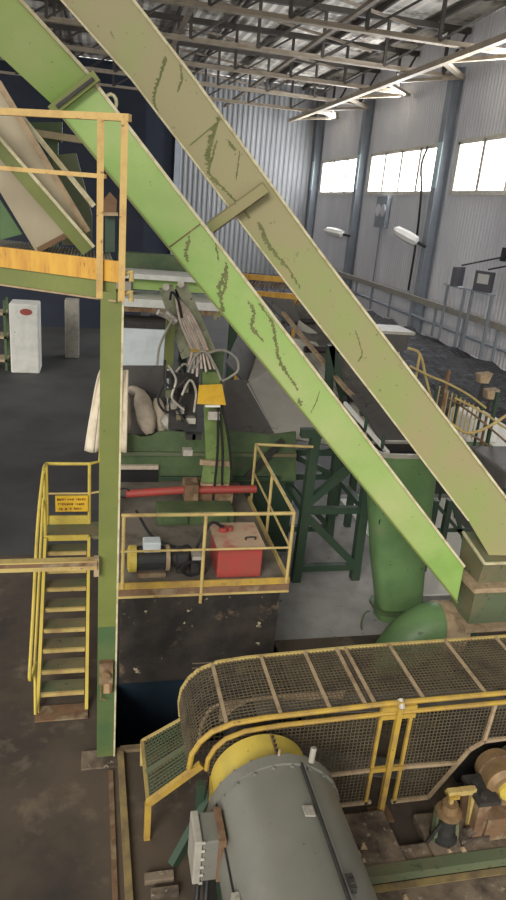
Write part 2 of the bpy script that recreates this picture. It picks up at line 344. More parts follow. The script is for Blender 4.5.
def lum(px, py, qx, qy, lab, Xd):
    p = AX(px, py, Xd); q = AX(qx, qy, XW-.7); t = thing('wall_luminaire', lab, 'lamp', p, 'long luminaires on the wall columns')
    b = MB(); d = (q-p); e = p+d*.75; b.tube([p, p+d*.1, p+d*.4, p+d*.7, e], [.12, .26, .32, .28, .12], 8); b.build('lens', 'sheet', t)
    b = MB(); b.tube([e, q], .09, 6); b.build('arm', 'dark', t)
lum(325, 230, 350, 236, 'pale street-type luminaire on the far wall column', 16.2)
lum(394, 229, 426, 247, 'pale street-type luminaire on the wall column nearest the camera', 15.8)
p = AX(382, 212, XW-.2); t = thing('wall_fan', 'square grey extractor fan on the wall below the middle window', 'fan', p)
b = MB(); b.box((XW-.3, p.y-.9, p.z-.95), (XW-.02, p.y+.9, p.z+.95)); b.build('housing', 'wcol', t)
for d in (-.42, .42):
    b = MB(); b.tube([(XW-.34, p.y+d, p.z+.1), (XW-.3, p.y+d, p.z+.1)], .38, 14); b.build('grille', 'corr', t)
b = MB(); b.cyl((XW-.15, p.y, .5), (XW-.15, p.y, p.z-.9), .05, 6); b.build('conduit', 'wcol', t)
b = MB(); b.tube(smoothpath([(XW-.2, 38.6, 10), (XW-.5, 38.4, 9), (XW-.3, 38.3, 7.5), (XW-.3, 38, 5), (XW-.4, 37.8, 2.2)]), .07, 6); tag(b.build('wall_cable', 'dark'), 'cable bundle hanging beside the wall column nearest the camera', 'cable')

# ------------------------------------------------------------------ far left
def pillar(px0, px1, pyb, pyt, name, lab, mtl, d=1.1):
    a = AZ(px0, pyb, 0); e = AZ(px1, pyb, 0); t = AY((px0+px1)/2, pyt, a.y)
    b = MB(); b.box((a.x, a.y, 0), (e.x, a.y+d, t.z)); return tag(b.build(name, mtl, bevel=.04), lab, 'pillar')
P0 = AZ(11, 373, 0); P1 = AZ(40, 373, 0)
t = thing('masonry_pillar', 'white painted masonry pillar with small red oval mark under the platform', 'pillar', (P0.x, P0.y, 0))
hz = AY(25, 304, P0.y).z
b = MB(); b.box((P0.x, P0.y, 0), (P1.x, P0.y+1.0, hz)); b.build('shaft', 'white', t, bevel=.05)
mk = AY(26, 312, P0.y); b = MB()
b.add([(mk.x+.2*math.cos(i*math.pi/8), P0.y-.012, mk.z+.11*math.sin(i*math.pi/8)) for i in range(16)], [tuple(range(16))]); q = MB(); q.slab(b.v, (0, .02, 0)); o = q.build('oval_mark', 'red', t)
pillar(65, 79, 358, 300, 'masonry_pillar', 'grey-white narrow pillar standing behind the white pillar', 'greylt', .6)  # flat grey tone, darker than the white pillar
t = thing('storage_rack', 'dark steel rack with shelves at the left edge behind the platform', 'rack', AZ(2, 372, 0))
a = AZ(-14, 370, 0); e = AZ(8, 370, 0)
for z in (.3, 1.1, 1.9):
    b = MB(); b.box((a.x, a.y, z), (e.x, a.y+.8, z+.08)); b.build('shelf', 'wood', t)
for x in (a.x, e.x-.08):
    b = MB(); b.box((x, a.y, 0), (x+.08, a.y+.08, 2.4)); b.build('upright', 'mid_green', t)
    b = MB(); b.box((x, a.y+.72, 0), (x+.08, a.y+.8, 2.4)); b.build('upright', 'mid_green', t)

# far green line behind the crane
Yf = 17.0
t = thing('sorting_line', 'long green elevated machine line with pale troughs behind the crane', 'machine', (1.5, Yf, 0))
def pbox(x0, y0, x1, y1, Y, d, nm, mt, par, lift=0):
    a = AY(x0, y0, Y); e = AY(x1, y0, Y); z1 = AY((x0+x1)/2, y1, Y).z; z0 = AY((x0+x1)/2, y0, Y).z
    b = MB(); b.box((min(a.x, e.x), Y, min(z0, z1)), (max(a.x, e.x), Y+d, max(z0, z1))); return b.build(nm, mt, par)
pbox(118, 272, 232, 256, Yf+1.4, .5, 'upper_beam', 'mid_green', t)
pbox(110, 281, 232, 276, Yf, 1.3, 'trough_lip', 'white', t)
pbox(132, 292, 236, 281, Yf+.3, .7, 'green_panel', 'green', t)
pbox(112, 296, 131, 281, Yf+.2, .6, 'pale_box', 'greylt', t)
pbox(112, 309, 238, 301, Yf-.4, 1.6, 'walkway_deck', 'white', t)
pbox(112, 314, 238, 309, Yf-.35, 1.4, 'deck_edge_beam', 'rust', t)
for x in (116, 186, 236):
    a = AY(x, 300, Yf+.4); b = MB(); b.box((a.x-.1, Yf+.4, 0), (a.x+.1, Yf+.6, a.z)); b.build('leg', 'dk_green', t)
pbox(150, 332, 168, 318, Yf+.5, .5, 'motor_box', 'dark', t)
t = thing('pale_tank', 'pale blue-white steel tank standing behind the sack trough', 'tank', AY(140, 365, 16))
a = AY(117, 320, 16); e = AY(172, 320, 16); b = MB(); b.box((a.x, 16, 0), (e.x, 16.9, AY(140, 328, 16).z)); b.build('shell', 'tank', t, bevel=.05)
b = MB(); b.box((a.x-.03, 15.97, AY(140, 328, 16).z), (e.x+.03, 16.93, AY(140, 322, 16).z)); b.build('rim', 'dark', t)
# orange ladder rails
t = thing('orange_guardrail', 'orange hatched guardrail bars between the two long chutes', 'railing', AY(275, 300, 20))
for (x0, y0, x1, y1) in ((240, 276, 292, 280), (250, 293, 302, 297)):
    p = AY(x0, y0, 20); q = AY(x1, y1, 20); b = MB(); b.bar(p, q, .1, .16); b.build('rail', 'orange', t)
    b = MB()
    for i in range(14):
        r = p.lerp(q, (i+.5)/14); b.bar(r+V((-.05, 0, -.08)), r+V((-.13, 0, -.28)), .05)
    b.build('hatch_bars', 'rust', t)
for x in (243, 299):
    b = MB(); p = AY(x, 278, 20.05); b.bar(p, V((p.x, p.y, 0)), .1); b.build('post', 'orange', t)

# ------------------------------------------------------------------ the two long chutes
GA, GC = .107, 7.56
def G(x, y): return AP(x, y, GA, GC)
t = thing('conveyor_chute', 'bright lime green square conveyor chute running from upper left to the boot box', 'chute', G(260, 350))
th = V((.04, .38, 0))
b = MB(); b.slab([G(95, 83), G(464, 566), G(457, 602), G(55, 108)], th); b.build('lower_casing', 'green', t)
# upper casing bends outward
ua = AP(4, -18, -.5, 7.4); pa_, pb_ = G(94, 80), G(54, 106); pn_ = (pa_-ua).cross(pb_-ua); ub = O+ray(-62, -2)*((ua-O).dot(pn_)/ray(-62, -2).dot(pn_))
b = MB(); b.slab([ua, G(94, 80), G(54, 106), ub], th); b.build('upper_casing', 'green', t)
d = (G(464, 566)-G(95, 83)).normalized()
def strip(p, q, name, par, w=.03, mt='edge'):
    b = MB(); b.bar(p+V((0, -.012, 0)), q+V((0, -.012, 0)), w, .03, up=(0, 1, 0)); return b.build(name, mt, par)
strip(G(95, 83), G(464, 566), 'edge_angle', t); strip(G(55, 108), G(457, 602), 'edge_angle', t, .02, 'olive'); strip(ua, G(94, 80), 'edge_angle', t)
b = MB(); b.bar(G(97, 76)+V((0, -.03, 0)), G(52, 112)+V((0, -.03, 0)), .10, .12, up=(0, 1, 0)); b.build('joint_flange', 'olive', t)
b = MB(); b.bar(G(93.5, 80)+V((0, -.1, 0)), G(57, 108)+V((0, -.1, 0)), .03, .03, up=(0, 1, 0)); b.build('joint_gasket', 'dark', t)
b = MB(); b.bar(G(200, 224)+V((0, -.004, 0)), G(168, 248)+V((0, -.004, 0)), .012, .012, up=(0, 1, 0)); b.build('weld_seam', 'rust', t)
def lug(p, par, mtl, ax=(1, 0, 0), r=.055, name='lifting_lug'):
    b = MB(); a = V(ax).normalized(); z = V((0, 0, 1))
    b.tube([p+a*r*math.cos(i*.5236)+z*r*1.3*math.sin(i*.5236) for i in range(13)], .018, 6, cap=False); return b.build(name, mtl, par)
lug(G(111, 101)+V((0, .1, 0)), t, 'edge')
TA, TC = .303, 8.68
def T(x, y): return AP(x, y, TA, TC)
t = thing('conveyor_chute', 'faded olive-tan square conveyor chute with dark drip stains, right of the lime green one', 'chute', T(300, 250))
th = V((.12, .42, 0))
b = MB(); b.slab([T(113, -26), T(195, 80), T(318, 250), T(400, 358), T(515, 510), T(520, 556), T(489, 555), T(468, 520), T(374, 396), T(284, 280), T(132, 80), T(38, -26)], th); b.build('casing', 'tan', t)
strip(T(113, -26), T(195, 80), 'edge_angle', t); strip(T(195, 80), T(318, 250), 'edge_angle', t); strip(T(318, 250), T(515, 510), 'edge_angle', t)
strip(T(38, -26), T(132, 80), 'edge_angle', t, .02, 'edge'); strip(T(132, 80), T(284, 280), 'edge_angle', t, .02, 'edge'); strip(T(284, 280), T(374, 396), 'edge_angle', t, .02, 'edge'); strip(T(374, 396), T(468, 520), 'edge_angle', t, .02, 'edge')
b = MB(); b.bar(T(211, 227)+V((-.03, -.10, 0)), T(266, 187)+V((-.03, -.10, 0)), .11, .16, up=(0, 1, 0)); b.build('cross_bar', 'tan', t)
b = MB(); b.bar(T(214, 231)+V((-.03, -.06, 0)), T(264, 194)+V((-.03, -.06, 0)), .05, .1, up=(0, 1, 0)); b.build('cross_bar_bracket', 'rust', t)
b = MB(); b.bar(T(190, 145)+V((0, -.004, 0)), T(222, 118)+V((0, -.004, 0)), .01, .012, up=(0, 1, 0)); b.build('weld_seam', 'olive', t)
def streak(f, pts, w, par):
    P = smoothpath([f(*p) for p in pts], 14); off = V((0, -.004, 0)); mb = MB(); vs = []
    for i, p in enumerate(P):
        d = (P[min(i+1, len(P)-1)]-P[max(i-1, 0)]).normalized(); s_ = d.cross(V((0, 1, 0))).normalized()
        ww = w*(.35+1.0*random.random()**1.5)*(1-.5*abs(2*i/(len(P)-1)-1)**3); j = s_*random.uniform(-.5, .5)*w
        vs += [p+off+j-s_*ww, p+off+j+s_*ww]
    mb.add(vs, [(2*i, 2*i+2, 2*i+3, 2*i+1) for i in range(len(P)-1)]); return mb.build('grime_streak', 'stain', par)
for pts, w_ in (([(219, 117), (215, 131), (210, 151), (208, 165)], .05), ([(217, 140), (213, 155), (209, 172), (217, 182), (233, 199), (250, 218)], .022), ([(258, 222), (262, 228), (270, 246), (286, 266), (300, 288)], .03), ([(167, 57), (159, 80), (154, 100), (160, 118)], .03), ([(180, 65), (182, 78), (178, 92)], .015), ([(228, 140), (232, 146), (236, 150)], .02), ([(355, 330), (362, 352), (358, 362)], .012), ([(240, 150), (238, 165), (236, 180)], .01)):
    streak(T, pts, w_, t)
gch = bpy.data.objects['conveyor_chute']
for pts, w_ in (([(228, 266), (219.6, 288), (222, 309.6), (214, 320)], .03), ([(248, 301), (254, 312), (252, 327), (263, 342)], .022), ([(259, 303), (272, 323), (276, 344), (280, 362), (291, 379), (298, 390)], .02), ([(299, 398), (301, 406)], .03), ([(226, 262), (226, 282), (222, 296)], .02), ([(190, 236), (186, 252), (188, 262)], .02), ([(320, 390), (316, 402), (310, 414)], .006), ([(202, 226), (214, 240), (219, 262)], .012)):
    streak(G, pts, w_, gch)
# boot box
K = O+ray(476.7, 586.5)*(9/680.); zf = K.z
t = thing('chute_boot', 'grey-green square boot box with dusty flanges where both long chutes end', 'boot box', (K.x+.5, K.y+.3, 0))
x0, y0 = K.x, K.y; x1, y1 = x0+1.25, y0+.55
b = MB(); b.box((x0, y0, .93), (x1, y1, zf)); b.build('lower_box', 'boxgreen', t)
b = MB(); b.box((x0-.1, y0-.12, zf-.03), (x1, y1+.05, zf+.04)); b.build('flange', 'dust', t)
b = MB(); b.box((x0-.1, y0-.12, .90), (x1, y1+.05, .96)); b.build('flange', 'dust', t)
b = MB(); b.hexa([(x0+.02, y0+.02, zf+.04), (x1, y0+.02, zf+.04), (x1, y1, zf+.04), (x0+.02, y1, zf+.04)], [(x0+.02, y0-.02, zf+.36), (x1, y0-.02, zf+.36), (x1, y1+.05, zf+.50), (x0+.02, y1+.05, zf+.50)]); b.build('upper_box', 'boxgreen', t)
b = MB(); b.bar((x0+.02, y0-.03, zf+.36), (x1, y0-.03, zf+.36), .03, .03); b.bar((x0+.02, y0-.03, zf+.36), (x0+.02, y1+.05, zf+.5), .03, .03); b.build('rim', 'edge', t)
b = MB(); b.box((x0+.15, y0+.1, 0), (x0+.25, y0+.2, .92)); b.box((x1-.3, y0+.1, 0), (x1-.2, y0+.2, .92)); b.build('support', 'dk_green', t)

# ------------------------------------------------------------------ hopper with elbow
hy = 8.45
t = thing('feed_hopper', 'tall dark green hopper duct behind the long chutes, tapering to a flange', 'hopper', AY(400, 600, hy).to_2d().to_3d())
def ring(cx, cy, z, rx, ry, n=24, p=4.):
    out = []
    for i in range(n):
        a = 2*math.pi*i/n; c, s_ = math.cos(a), math.sin(a)
        out.append((cx+rx*abs(c)**(2/p)*(1 if c >= 0 else -1), cy+ry*abs(s_)**(2/p)*(1 if s_ >= 0 else -1), z))
    return out
def loft(mb, rings, cap=(False, False)):
    n = len(rings[0]); vs = [p for r in rings for p in r]
    fs = [(i*n+j, i*n+(j+1) % n, (i+1)*n+(j+1) % n, (i+1)*n+j) for i in range(len(rings)-1) for j in range(n)]
    if cap[0]: fs.append(tuple(range(n)))
    if cap[1]: fs.append(tuple(range((len(rings)-1)*n, len(rings)*n)))
    mb.add(vs, fs)
A = AY(368, 455, hy+.4); Bq = AY(440, 470, hy+.1); C = AY(375, 602, hy+.35); Dq = AY(425, 600, hy+.1)
zt = AY(395, 455, hy).z; zb = C.z
cx = (A.x+Bq.x)/2; rx = (Bq.x-A.x)/2; cx2 = (C.x+Dq.x)/2; rx2 = (Dq.x-C.x)/2
b = MB(); loft(b, [ring(cx2, hy+.25, zb, rx2, .22), ring(cx2+(cx-cx2)*.5, hy+.26, zb+.9, rx2+(rx-rx2)*.4, .26), ring(cx, hy+.27, zt-.45, rx-.01, .29), ring(cx, hy+.27, zt, rx, .30)]); b.build('shell', 'hop_green', t, smooth=True)
b = MB(); loft(b, [ring(cx, hy+.27, zt-.35, rx-.03, .26), ring(cx, hy+.27, zt-.02, rx-.03, .27)], (True, False)); b.build('dark_inlet', 'dark', t)
b = MB(); loft(b, [ring(cx, hy+.27, zt-.04, rx+.02, .32), ring(cx, hy+.27, zt+.02, rx+.02, .32), ring(cx, hy+.27, zt+.02, rx-.03, .27), ring(cx, hy+.27, zt-.04, rx-.03, .27)]); b.build('rim', 'greylt', t)
b = MB(); loft(b, [ring(cx2, hy+.25, zb-.03, rx2+.08, .30), ring(cx2, hy+.25, zb+.02, rx2+.08, .30)], (True, True)); b.build('flange', 'mid_green', t)
b = MB(); loft(b, [ring(cx2, hy+.25, 0.0, rx2, .22), ring(cx2, hy+.25, zb, rx2-.01, .22)]); b.build('lower_duct', 'hop_green', t, smooth=True)
for (x, y) in ((366, 424), (383, 442)):
    lug(AY(x, y, hy-.2), t, 'dk_green', (0.3, 1, 0), .07)
q = [AY(*p, hy+.04) for p in ((379, 524), (380, 520), (383, 519), (385, 522), (384, 526), (382, 529), (382, 533))]
b = MB(); b.tube([p for p in smoothpath(q, 3)], .009, 5); b.tube([AY(382, 537, hy+.05), AY(382, 539, hy+.05)], .011, 5); b.build('chalk_mark', 'black', t)
b = MB(); q = AY(370, 622, hy-.1); b.tube([q+V((.09*math.cos(a*.45)-.05, 0, .2*math.sin(a*.45))) for a in range(3, 12)], .014, 6); b.build('handle_hoop', 'mid_green', t)
# dark feed chute in front of the hopper mouth
t = thing('feed_slide', 'dark steel slide plate with white edge feeding the hopper mouth', 'slide', AY(395, 440, 8.9))
b = MB(); b.slab([AY(352, 395, 10.6), AY(372, 392, 10.6), AY(424, 452, 9.1), AY(390, 452, 9.1)], (0, .05, -.05)); b.build('plate', 'dksteel', t)
b = MB(); b.bar(AY(345, 403, 10.3), AY(388, 453, 8.55), .05, .05); b.build('white_edge', 'sheet', t)
# elbow
t = thing('discharge_elbow', 'rounded green discharge casing with dusty shoulder below the lime chute', 'casing', AY(415, 640, 7.0).to_2d().to_3d())
b = MB()
e0 = AY(392, 655, 7.45); e1 = AY(434, 626, 7.45); e2 = AY(455, 628, 7.45)
pa = smoothpath([e0+V((-.1, 0, -.25)), e0, e0.lerp(e1, .5)+V((0, 0, .06)), e1, e2], 5)
b.tube(pa, [.20+.15*min(1, i/9.) for i in range(len(pa))], 18); b.build('casing', 'hop_green', t, smooth=True)
b = MB(); b.tube([e1+V((.0, 0, .0)), e1.lerp(e2, .5)+V((0, 0, .012)), e2], [.366, .370, .372], 18); b.build('dusty_shoulder', 'dust', t, smooth=True)
b = MB(); b.box((e1.x, 7.3, 0), (e1.x+.1, 7.6, e1.z-.2)); b.build('support', 'dk_green', t)

# ------------------------------------------------------------------ trestle
t = thing('steel_trestle', 'dark green braced steel trestle standing between platform and hopper', 'trestle', (3.9, 9.9, 0))
Yt = 9.85; LX0, LX1 = 3.34, 4.42
def bb(nm, p, q, w=.14, mt='dk_green', par=None, h=None): 
    b = MB(); b.bar(p, q, w, h); return b.build(nm, mt, par if par else t)
Lt = AY(312, 440, Yt).z
for x in (LX0, LX1):
    for y in (Yt, Yt+1.5):
        bb('leg', (x, y, 0), (x+(0.05 if x == LX0 else -.05), y, Lt+(.1 if y == Yt else -.7)), .15)
z1 = AY(320, 510, Yt).z; z2 = AY(320, 567, Yt).z
for z in (z1, z2):
    bb('cross_beam', (LX0, Yt, z), (LX1, Yt, z), .11)
    bb('cross_beam', (LX0, Yt+1.5, z), (LX1, Yt+1.5, z), .11)
for x in (LX0, LX1): bb('cross_beam', (x, Yt, z1), (x, Yt+1.5, z1), .1)
bb('brace', (LX0, Yt-.02, z1-.05), (LX1, Yt-.02, z2), .12); bb('brace', (LX0, Yt-.02, z1+.1), (LX1, Yt-.02, Lt-.1), .12)
bb('brace', (LX1, Yt+1.5, z1), (LX0, Yt+1.5, Lt-.75), .1); bb('brace', (LX1, Yt+1.5, z2), (LX0, Yt+1.5, z1), .1)
bb('top_beam', (LX0-.2, Yt, Lt+.12), (LX0+.5, Yt, Lt+.12), .14)
bb('top_beam', (LX0-.1, Yt+1.5, Lt-.75), (LX1+.1, Yt+1.5, Lt-.75), .12)
bb('strut', AY(331, 345, 12.2), AY(328, 400, 12.2), .14); bb('strut', AY(331, 345, 12.2), AY(345, 405, 12.2), .14)
# sloped steel bins / conveyor
t = thing('steel_bin', 'large sloping grey sheet-steel bin side behind the sack trough', 'bin', (3.3, 12.5, 0))
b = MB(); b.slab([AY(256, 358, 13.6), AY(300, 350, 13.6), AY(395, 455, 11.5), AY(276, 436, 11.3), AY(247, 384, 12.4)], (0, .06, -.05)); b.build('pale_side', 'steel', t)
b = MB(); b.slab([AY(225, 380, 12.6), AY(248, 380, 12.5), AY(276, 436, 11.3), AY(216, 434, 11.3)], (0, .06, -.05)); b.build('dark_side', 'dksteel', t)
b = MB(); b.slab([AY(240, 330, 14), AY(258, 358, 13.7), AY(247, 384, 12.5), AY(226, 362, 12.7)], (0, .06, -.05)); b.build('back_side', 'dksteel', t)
b = MB(); 
for p in ((240, 400, 12.6), (285, 380, 12.8), (350, 420, 12.3)):
    q = AY(*p); b.bar((q.x, q.y+.15, 0), (q.x, q.y+.15, q.z-.1), .12)
b.build('support', 'dk_green', t)
t = thing('belt_conveyor', 'dark troughed rubber belt conveyor sloping down between the long chutes', 'conveyor', AY(345, 380, 12.5))
b = MB(); P = [AY(283, 308, 16.5), AY(302, 324, 15.2), AY(325, 352, 13.5), AY(365, 400, 11.9), AY(404, 436, 10.6)]; vs = []; prof = [(-.5, .22), (-.28, .03), (0, 0), (.28, .03), (.5, .22)]
for i, p in enumerate(P):
    dd = (P[min(i+1, 4)]-P[max(i-1, 0)]).normalized(); s_ = dd.cross(V((0, 0, 1))).normalized(); n_ = s_.cross(dd)
    for (a_, h_) in prof: vs.append(p+s_*a_+n_*h_)
    for (a_, h_) in prof: vs.append(p+s_*a_+n_*(h_-.03))
fs = []
for i in range(4):
    for j in range(4):
        fs += [(i*10+j, i*10+j+1, (i+1)*10+j+1, (i+1)*10+j), (i*10+5+j, (i+1)*10+5+j, (i+1)*10+6+j, i*10+6+j)]
    fs += [(i*10, (i+1)*10, (i+1)*10+5, i*10+5), (i*10+4, i*10+9, (i+1)*10+9, (i+1)*10+4)]
b.add(vs, fs); b.build('belt', 'belt', t, smooth=False)
b = MB(); b.slab([AY(292, 338, 14.2), AY(316, 342, 13.9), AY(382, 424, 11.6), AY(372, 434, 11.4)], (0, .05, -.05)); b.build('floor_stand_in_strip', 'palefloor', t)  # added pale slab standing in for light floor beside the belt
b = MB(); b.slab([AY(262, 296, 15.3), AY(292, 300, 15.3), AY(301, 322, 15), AY(288, 324, 15)], (0, .06, -.05)); b.build('head_cover', 'dksteel', t)
b = MB(); b.slab([AY(299, 320, 14.9), AY(322, 336, 14.5), AY(312, 353, 14.2), AY(294, 338, 14.4)], (0, .06, -.05)); b.build('tail_plate', 'steel', t)
for sgn in (4,):
    b = MB()
    for i in range(1, 4): b.bar(vs[i*10+sgn]+V((0, 0, .03)), vs[(i+1)*10+sgn]+V((0, 0, .03)), .09, .05)
    b.build('skirt_rail', 'dust', t)
for i in (1, 2, 3):
    b = MB(); b.bar(P[i]-V((0, 0, .1)), V((P[i].x, P[i].y, 0)), .12); b.build('support', 'dk_green', t)
    b = MB(); b.cyl(vs[i*10]-V((0, 0, .15)), vs[i*10+4]-V((0, 0, .15)), .07, 10); b.build('roller', 'dark', t)
t = thing('transfer_funnel', 'small grey steel funnel on a leg right of the olive chute', 'funnel', AY(405, 370, 13.5).to_2d().to_3d())
a = AY(379, 332, 13.5); e = AY(413, 335, 13.5); l = AY(405, 353, 13.5)
b = MB(); b.hexa([(l.x-.4, 13.6, l.z), (l.x, 13.6, l.z), (l.x, 13.9, l.z), (l.x-.4, 13.9, l.z)], [(a.x, 13.5, e.z), (e.x, 13.5, e.z), (e.x, 14.3, e.z), (a.x, 14.3, e.z)]); b.build('body', 'dksteel', t)
b = MB(); b.box((a.x-.03, 13.46, e.z), (e.x+.03, 14.34, e.z+.06)); b.build('rim', 'greylt', t)
b = MB(); b.bar((l.x-.1, 13.7, l.z), (l.x+.15, 13.7, 0), .1); b.build('leg', 'greylt', t)

# ------------------------------------------------------------------ right-hand yellow stair railing + pale things
t = thing('yellow_stair_railing', 'yellow tube railing around a stairwell right of the olive chute', 'railing', AY(460, 440, 13).to_2d().to_3d())
def poly(nm, pts, Y, r, mt, par, base=False):
    b = MB(); b.tube(smoothpath([AY(x, y, Y) for x, y in pts], 4), r, 8); return b.build(nm, mt, par, smooth=True)
poly('top_rail', [(410, 366), (430, 376), (447, 383), (469, 395), (486, 408)], 13, .024, 'pale_yellow', t)
poly('top_rail', [(455, 398), (475, 408), (490, 417), (499, 424), (512, 432)], 12.6, .024, 'pale_yellow', t)
poly('curved_rail', [(437, 415), (450, 423), (468, 433), (488, 427), (510, 413)], 12.2, .032, 'pale_yellow', t)
poly('brace_tube', [(408, 348), (420, 354), (426, 378), (432, 402)], 13.2, .028, 'pale_yellow', t)
poly('brace_tube', [(420, 354), (416, 377)], 13.2, .028, 'pale_yellow', t)
poly('lower_rail', [(449, 398), (470, 412), (490, 428), (512, 447)], 12.9, .022, 'rust', t)
poly('lower_rail', [(470, 434), (486, 444), (512, 464)], 12.3, .022, 'rust', t)
for (x, y) in ((449, 370), (437, 388), (460, 392), (483, 402), (498, 392), (487, 415)):
    p = AY(x, y, 13.02); b = MB(); b.bar(p, (p.x, p.y, 0), .07 if x in (449, 498) else .045); b.build('post', 'rust' if x in (449, 487) else 'dk_green', t)
for i in range(11):
    p = AY(440+i*4.2, 386+i*2.3, 13.04); b = MB(); b.bar(p, p-V((0, 0, .75)), .022); b.build('baluster', 'pale_yellow', t)
t = thing('glare_stack', 'stack of white boxes added as sunlit glare beyond the yellow stair railing', 'stack', AZ(480, 480, 0))
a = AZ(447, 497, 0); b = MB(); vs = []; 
b.box((8.3, 13.7, .0), (10.6, 15.8, 1.15)); b.box((8.6, 13.9, 1.15), (9.4, 15.0, 1.75)); b.build('sheet', 'sheet', t, bevel=.08)  # white boxes added in place of bright sunlit floor patches
b = MB(); b.box((8.2, 13.0, 0), (8.9, 13.55, 1.3)); tag(b.build('green_cabinet', 'hop_green', bevel=.02), 'small pale green cabinet against the added white glare boxes', 'cabinet')
for (x, y, lab) in ((484, 377, 'small tan lamp head farther away over the black heap'), (491, 393, 'small tan lamp head nearer, on a slanting pole')):
    p = AY(x, y, 15); b = MB(); b.hexa([p+V((-.12, -.1, -.14)), p+V((.10, -.1, -.14)), p+V((.10, .1, -.14)), p+V((-.12, .1, -.14))], [p+V((-.18, -.13, .08)), p+V((.16, -.13, .12)), p+V((.16, .13, .12)), p+V((-.18, .13, .08))])
    q = thing('lamp_head', lab, 'lamp', p, 'tan lamp heads by the railing'); b.build('shade', 'dust', q); b = MB(); b.tube([p, (p.x+.05, p.y+.1, .4)], .05, 6); b.build('pole', 'dark', q)
t = thing('grey_machine', 'grey steel machine casing at the right edge behind the boot box', 'machine', AY(500, 480, 11.0).to_2d().to_3d())
a = AY(490, 500, 11); b = MB(); b.box((a.x, 10.6, 0), (a.x+2.2, 12.2, AY(495, 466, 11).z)); b.build('casing', 'dksteel', t, bevel=.05)
b = MB(); b.bar((a.x-.1, 10.5, AY(495, 483, 11).z), (a.x+2, 10.5, AY(495, 470, 11).z), .12); b.build('channel', 'dk_green', t)
b = MB(); b.box((5.3, 9.2, 0), (8.1, 13.2, .03)); tag(b.build('sunlit_patch', 'sheet'), 'white slab painting a sunlit floor patch between hopper and boot box', 'sheet')  # thin white slab paints sunlight lying on the floor
# lattice post right of the hopper
t = thing('support_lattice', 'thin dark green lattice leg seen between hopper and boot box', 'trestle', AY(445, 520, 10).to_2d().to_3d())
for (p, q) in (((436, 500), (428, 590)), ((450, 500), (440, 600))):
    bb('leg', AY(*p, 10), V((AY(*p, 10).x, 10, 0)), .1, 'dk_green', t)
bb('brace', AY(437, 505, 10), AY(475, 550, 10), .06, 'dk_green', t); bb('brace', AY(437, 530, 10), AY(470, 530, 10), .06, 'dk_green', t); bb('brace', AY(452, 500, 10), AY(470, 560, 10), .06, 'dk_green', t)

# ------------------------------------------------------------------ green column + left platform
t = thing('green_column', 'tall green I-section steel column carrying the left platform', 'column', (.1, 6.3, 0))
cx0, cx1 = .008, .206
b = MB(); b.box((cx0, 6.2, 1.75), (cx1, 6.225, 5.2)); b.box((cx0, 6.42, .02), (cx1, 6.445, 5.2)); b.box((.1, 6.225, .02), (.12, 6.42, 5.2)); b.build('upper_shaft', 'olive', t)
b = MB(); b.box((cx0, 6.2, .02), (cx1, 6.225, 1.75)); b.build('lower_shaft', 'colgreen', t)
b = MB(); b.box((cx1-.014, 6.192, .02), (cx1+.004, 6.2, 5.2)); b.build('edge_strip', 'edge', t)
b = MB(); b.box((-.16, 6.05, 0), (.26, 6.31, .025)); b.build('base_plate', 'pad', t)
p = AY(106, 672, 6.2); b = MB(); b.box((p.x-.07, 6.13, p.z-.12), (p.x+.07, 6.2, p.z+.16)); b.build('rusty_bracket', 'rust', t)
b = MB(); b.cyl((p.x, 6.08, p.z+.03), (p.x, 6.13, p.z+.03), .045, 12); b.build('bolt', 'copper', t)
b = MB(); b.cyl((p.x+.02, 6.1, p.z-.2), (p.x+.02, 6.16, p.z-.12), .05, 10); b.tube([(p.x-.05, 6.15, p.z-.15), (p.x-.055, 6.15, p.z-.3), (p.x, 6.15, p.z-.33)], .008, 6); b.build('hook', 'copper', t)
t = thing('barrier_beam', 'tan wooden barrier beam reaching left from the green column', 'beam', AY(50, 564, 6.15))
p = AY(100, 563, 6.15); b = MB(); b.box((-2.6, 6.1, p.z-.05), (p.x-.03, 6.19, p.z+.05)); b.build('beam', 'pale_yellow', t)
b = MB(); b.box((-2.6, 6.09, p.z+.0), (p.x-.03, 6.1, p.z+.035)); b.build('red_stripe', 'rust', t)
b = MB(); b.box((p.x-.06, 6.12, p.z-.14), (p.x-.01, 6.2, p.z+.06)); b.build('bracket', 'dust', t)
# platform
t = thing('left_platform', 'ochre edged steel grating platform with railing on the green column', 'platform', (-.3, 6.4, 5.2))
c = V((.14, 6.16, 0)); dirx = (AZ(0, 255, 5.42)-AZ(118, 270, 5.42)).normalized(); perp = V((-.02, 1, 0))
def PL(u_, v_, z): return c+dirx*u_+perp*v_+V((0, 0, z))
LEN, DEP = 2.4, 1.9
b = MB(); b.slab([PL(-.06, 0, 5.29), PL(LEN, 0, 5.29), PL(LEN, 0, 5.47), PL(-.06, 0, 5.47)], perp*.04); b.build('toe_board', 'orange', t)
b = MB(); b.slab([PL(0, .03, 5.13), PL(LEN, .03, 5.13), PL(LEN, .03, 5.29), PL(0, .03, 5.29)], perp*.1); b.build('edge_channel', 'olive', t)
b = MB(); b.slab([PL(0, 0, 5.12), PL(LEN, 0, 5.12), PL(LEN, .16, 5.12), PL(0, .16, 5.12)], V((0, 0, .015))); b.build('channel_lip', 'dust', t)
b = MB()
for i in range(60): b.slab([PL(.0+i*.04, .05, 5.36), PL(.0+i*.04+.008, .05, 5.36), PL(i*.04+.008, DEP, 5.36), PL(i*.04, DEP, 5.36)], V((0, 0, .04)))
for i in range(10): b.slab([PL(0, .1+i*.19, 5.36), PL(LEN, .1+i*.19, 5.36), PL(LEN, .11+i*.19, 5.36), PL(0, .11+i*.19, 5.36)], V((0, 0, .03)))
b.build('grating', 'greylt', t)
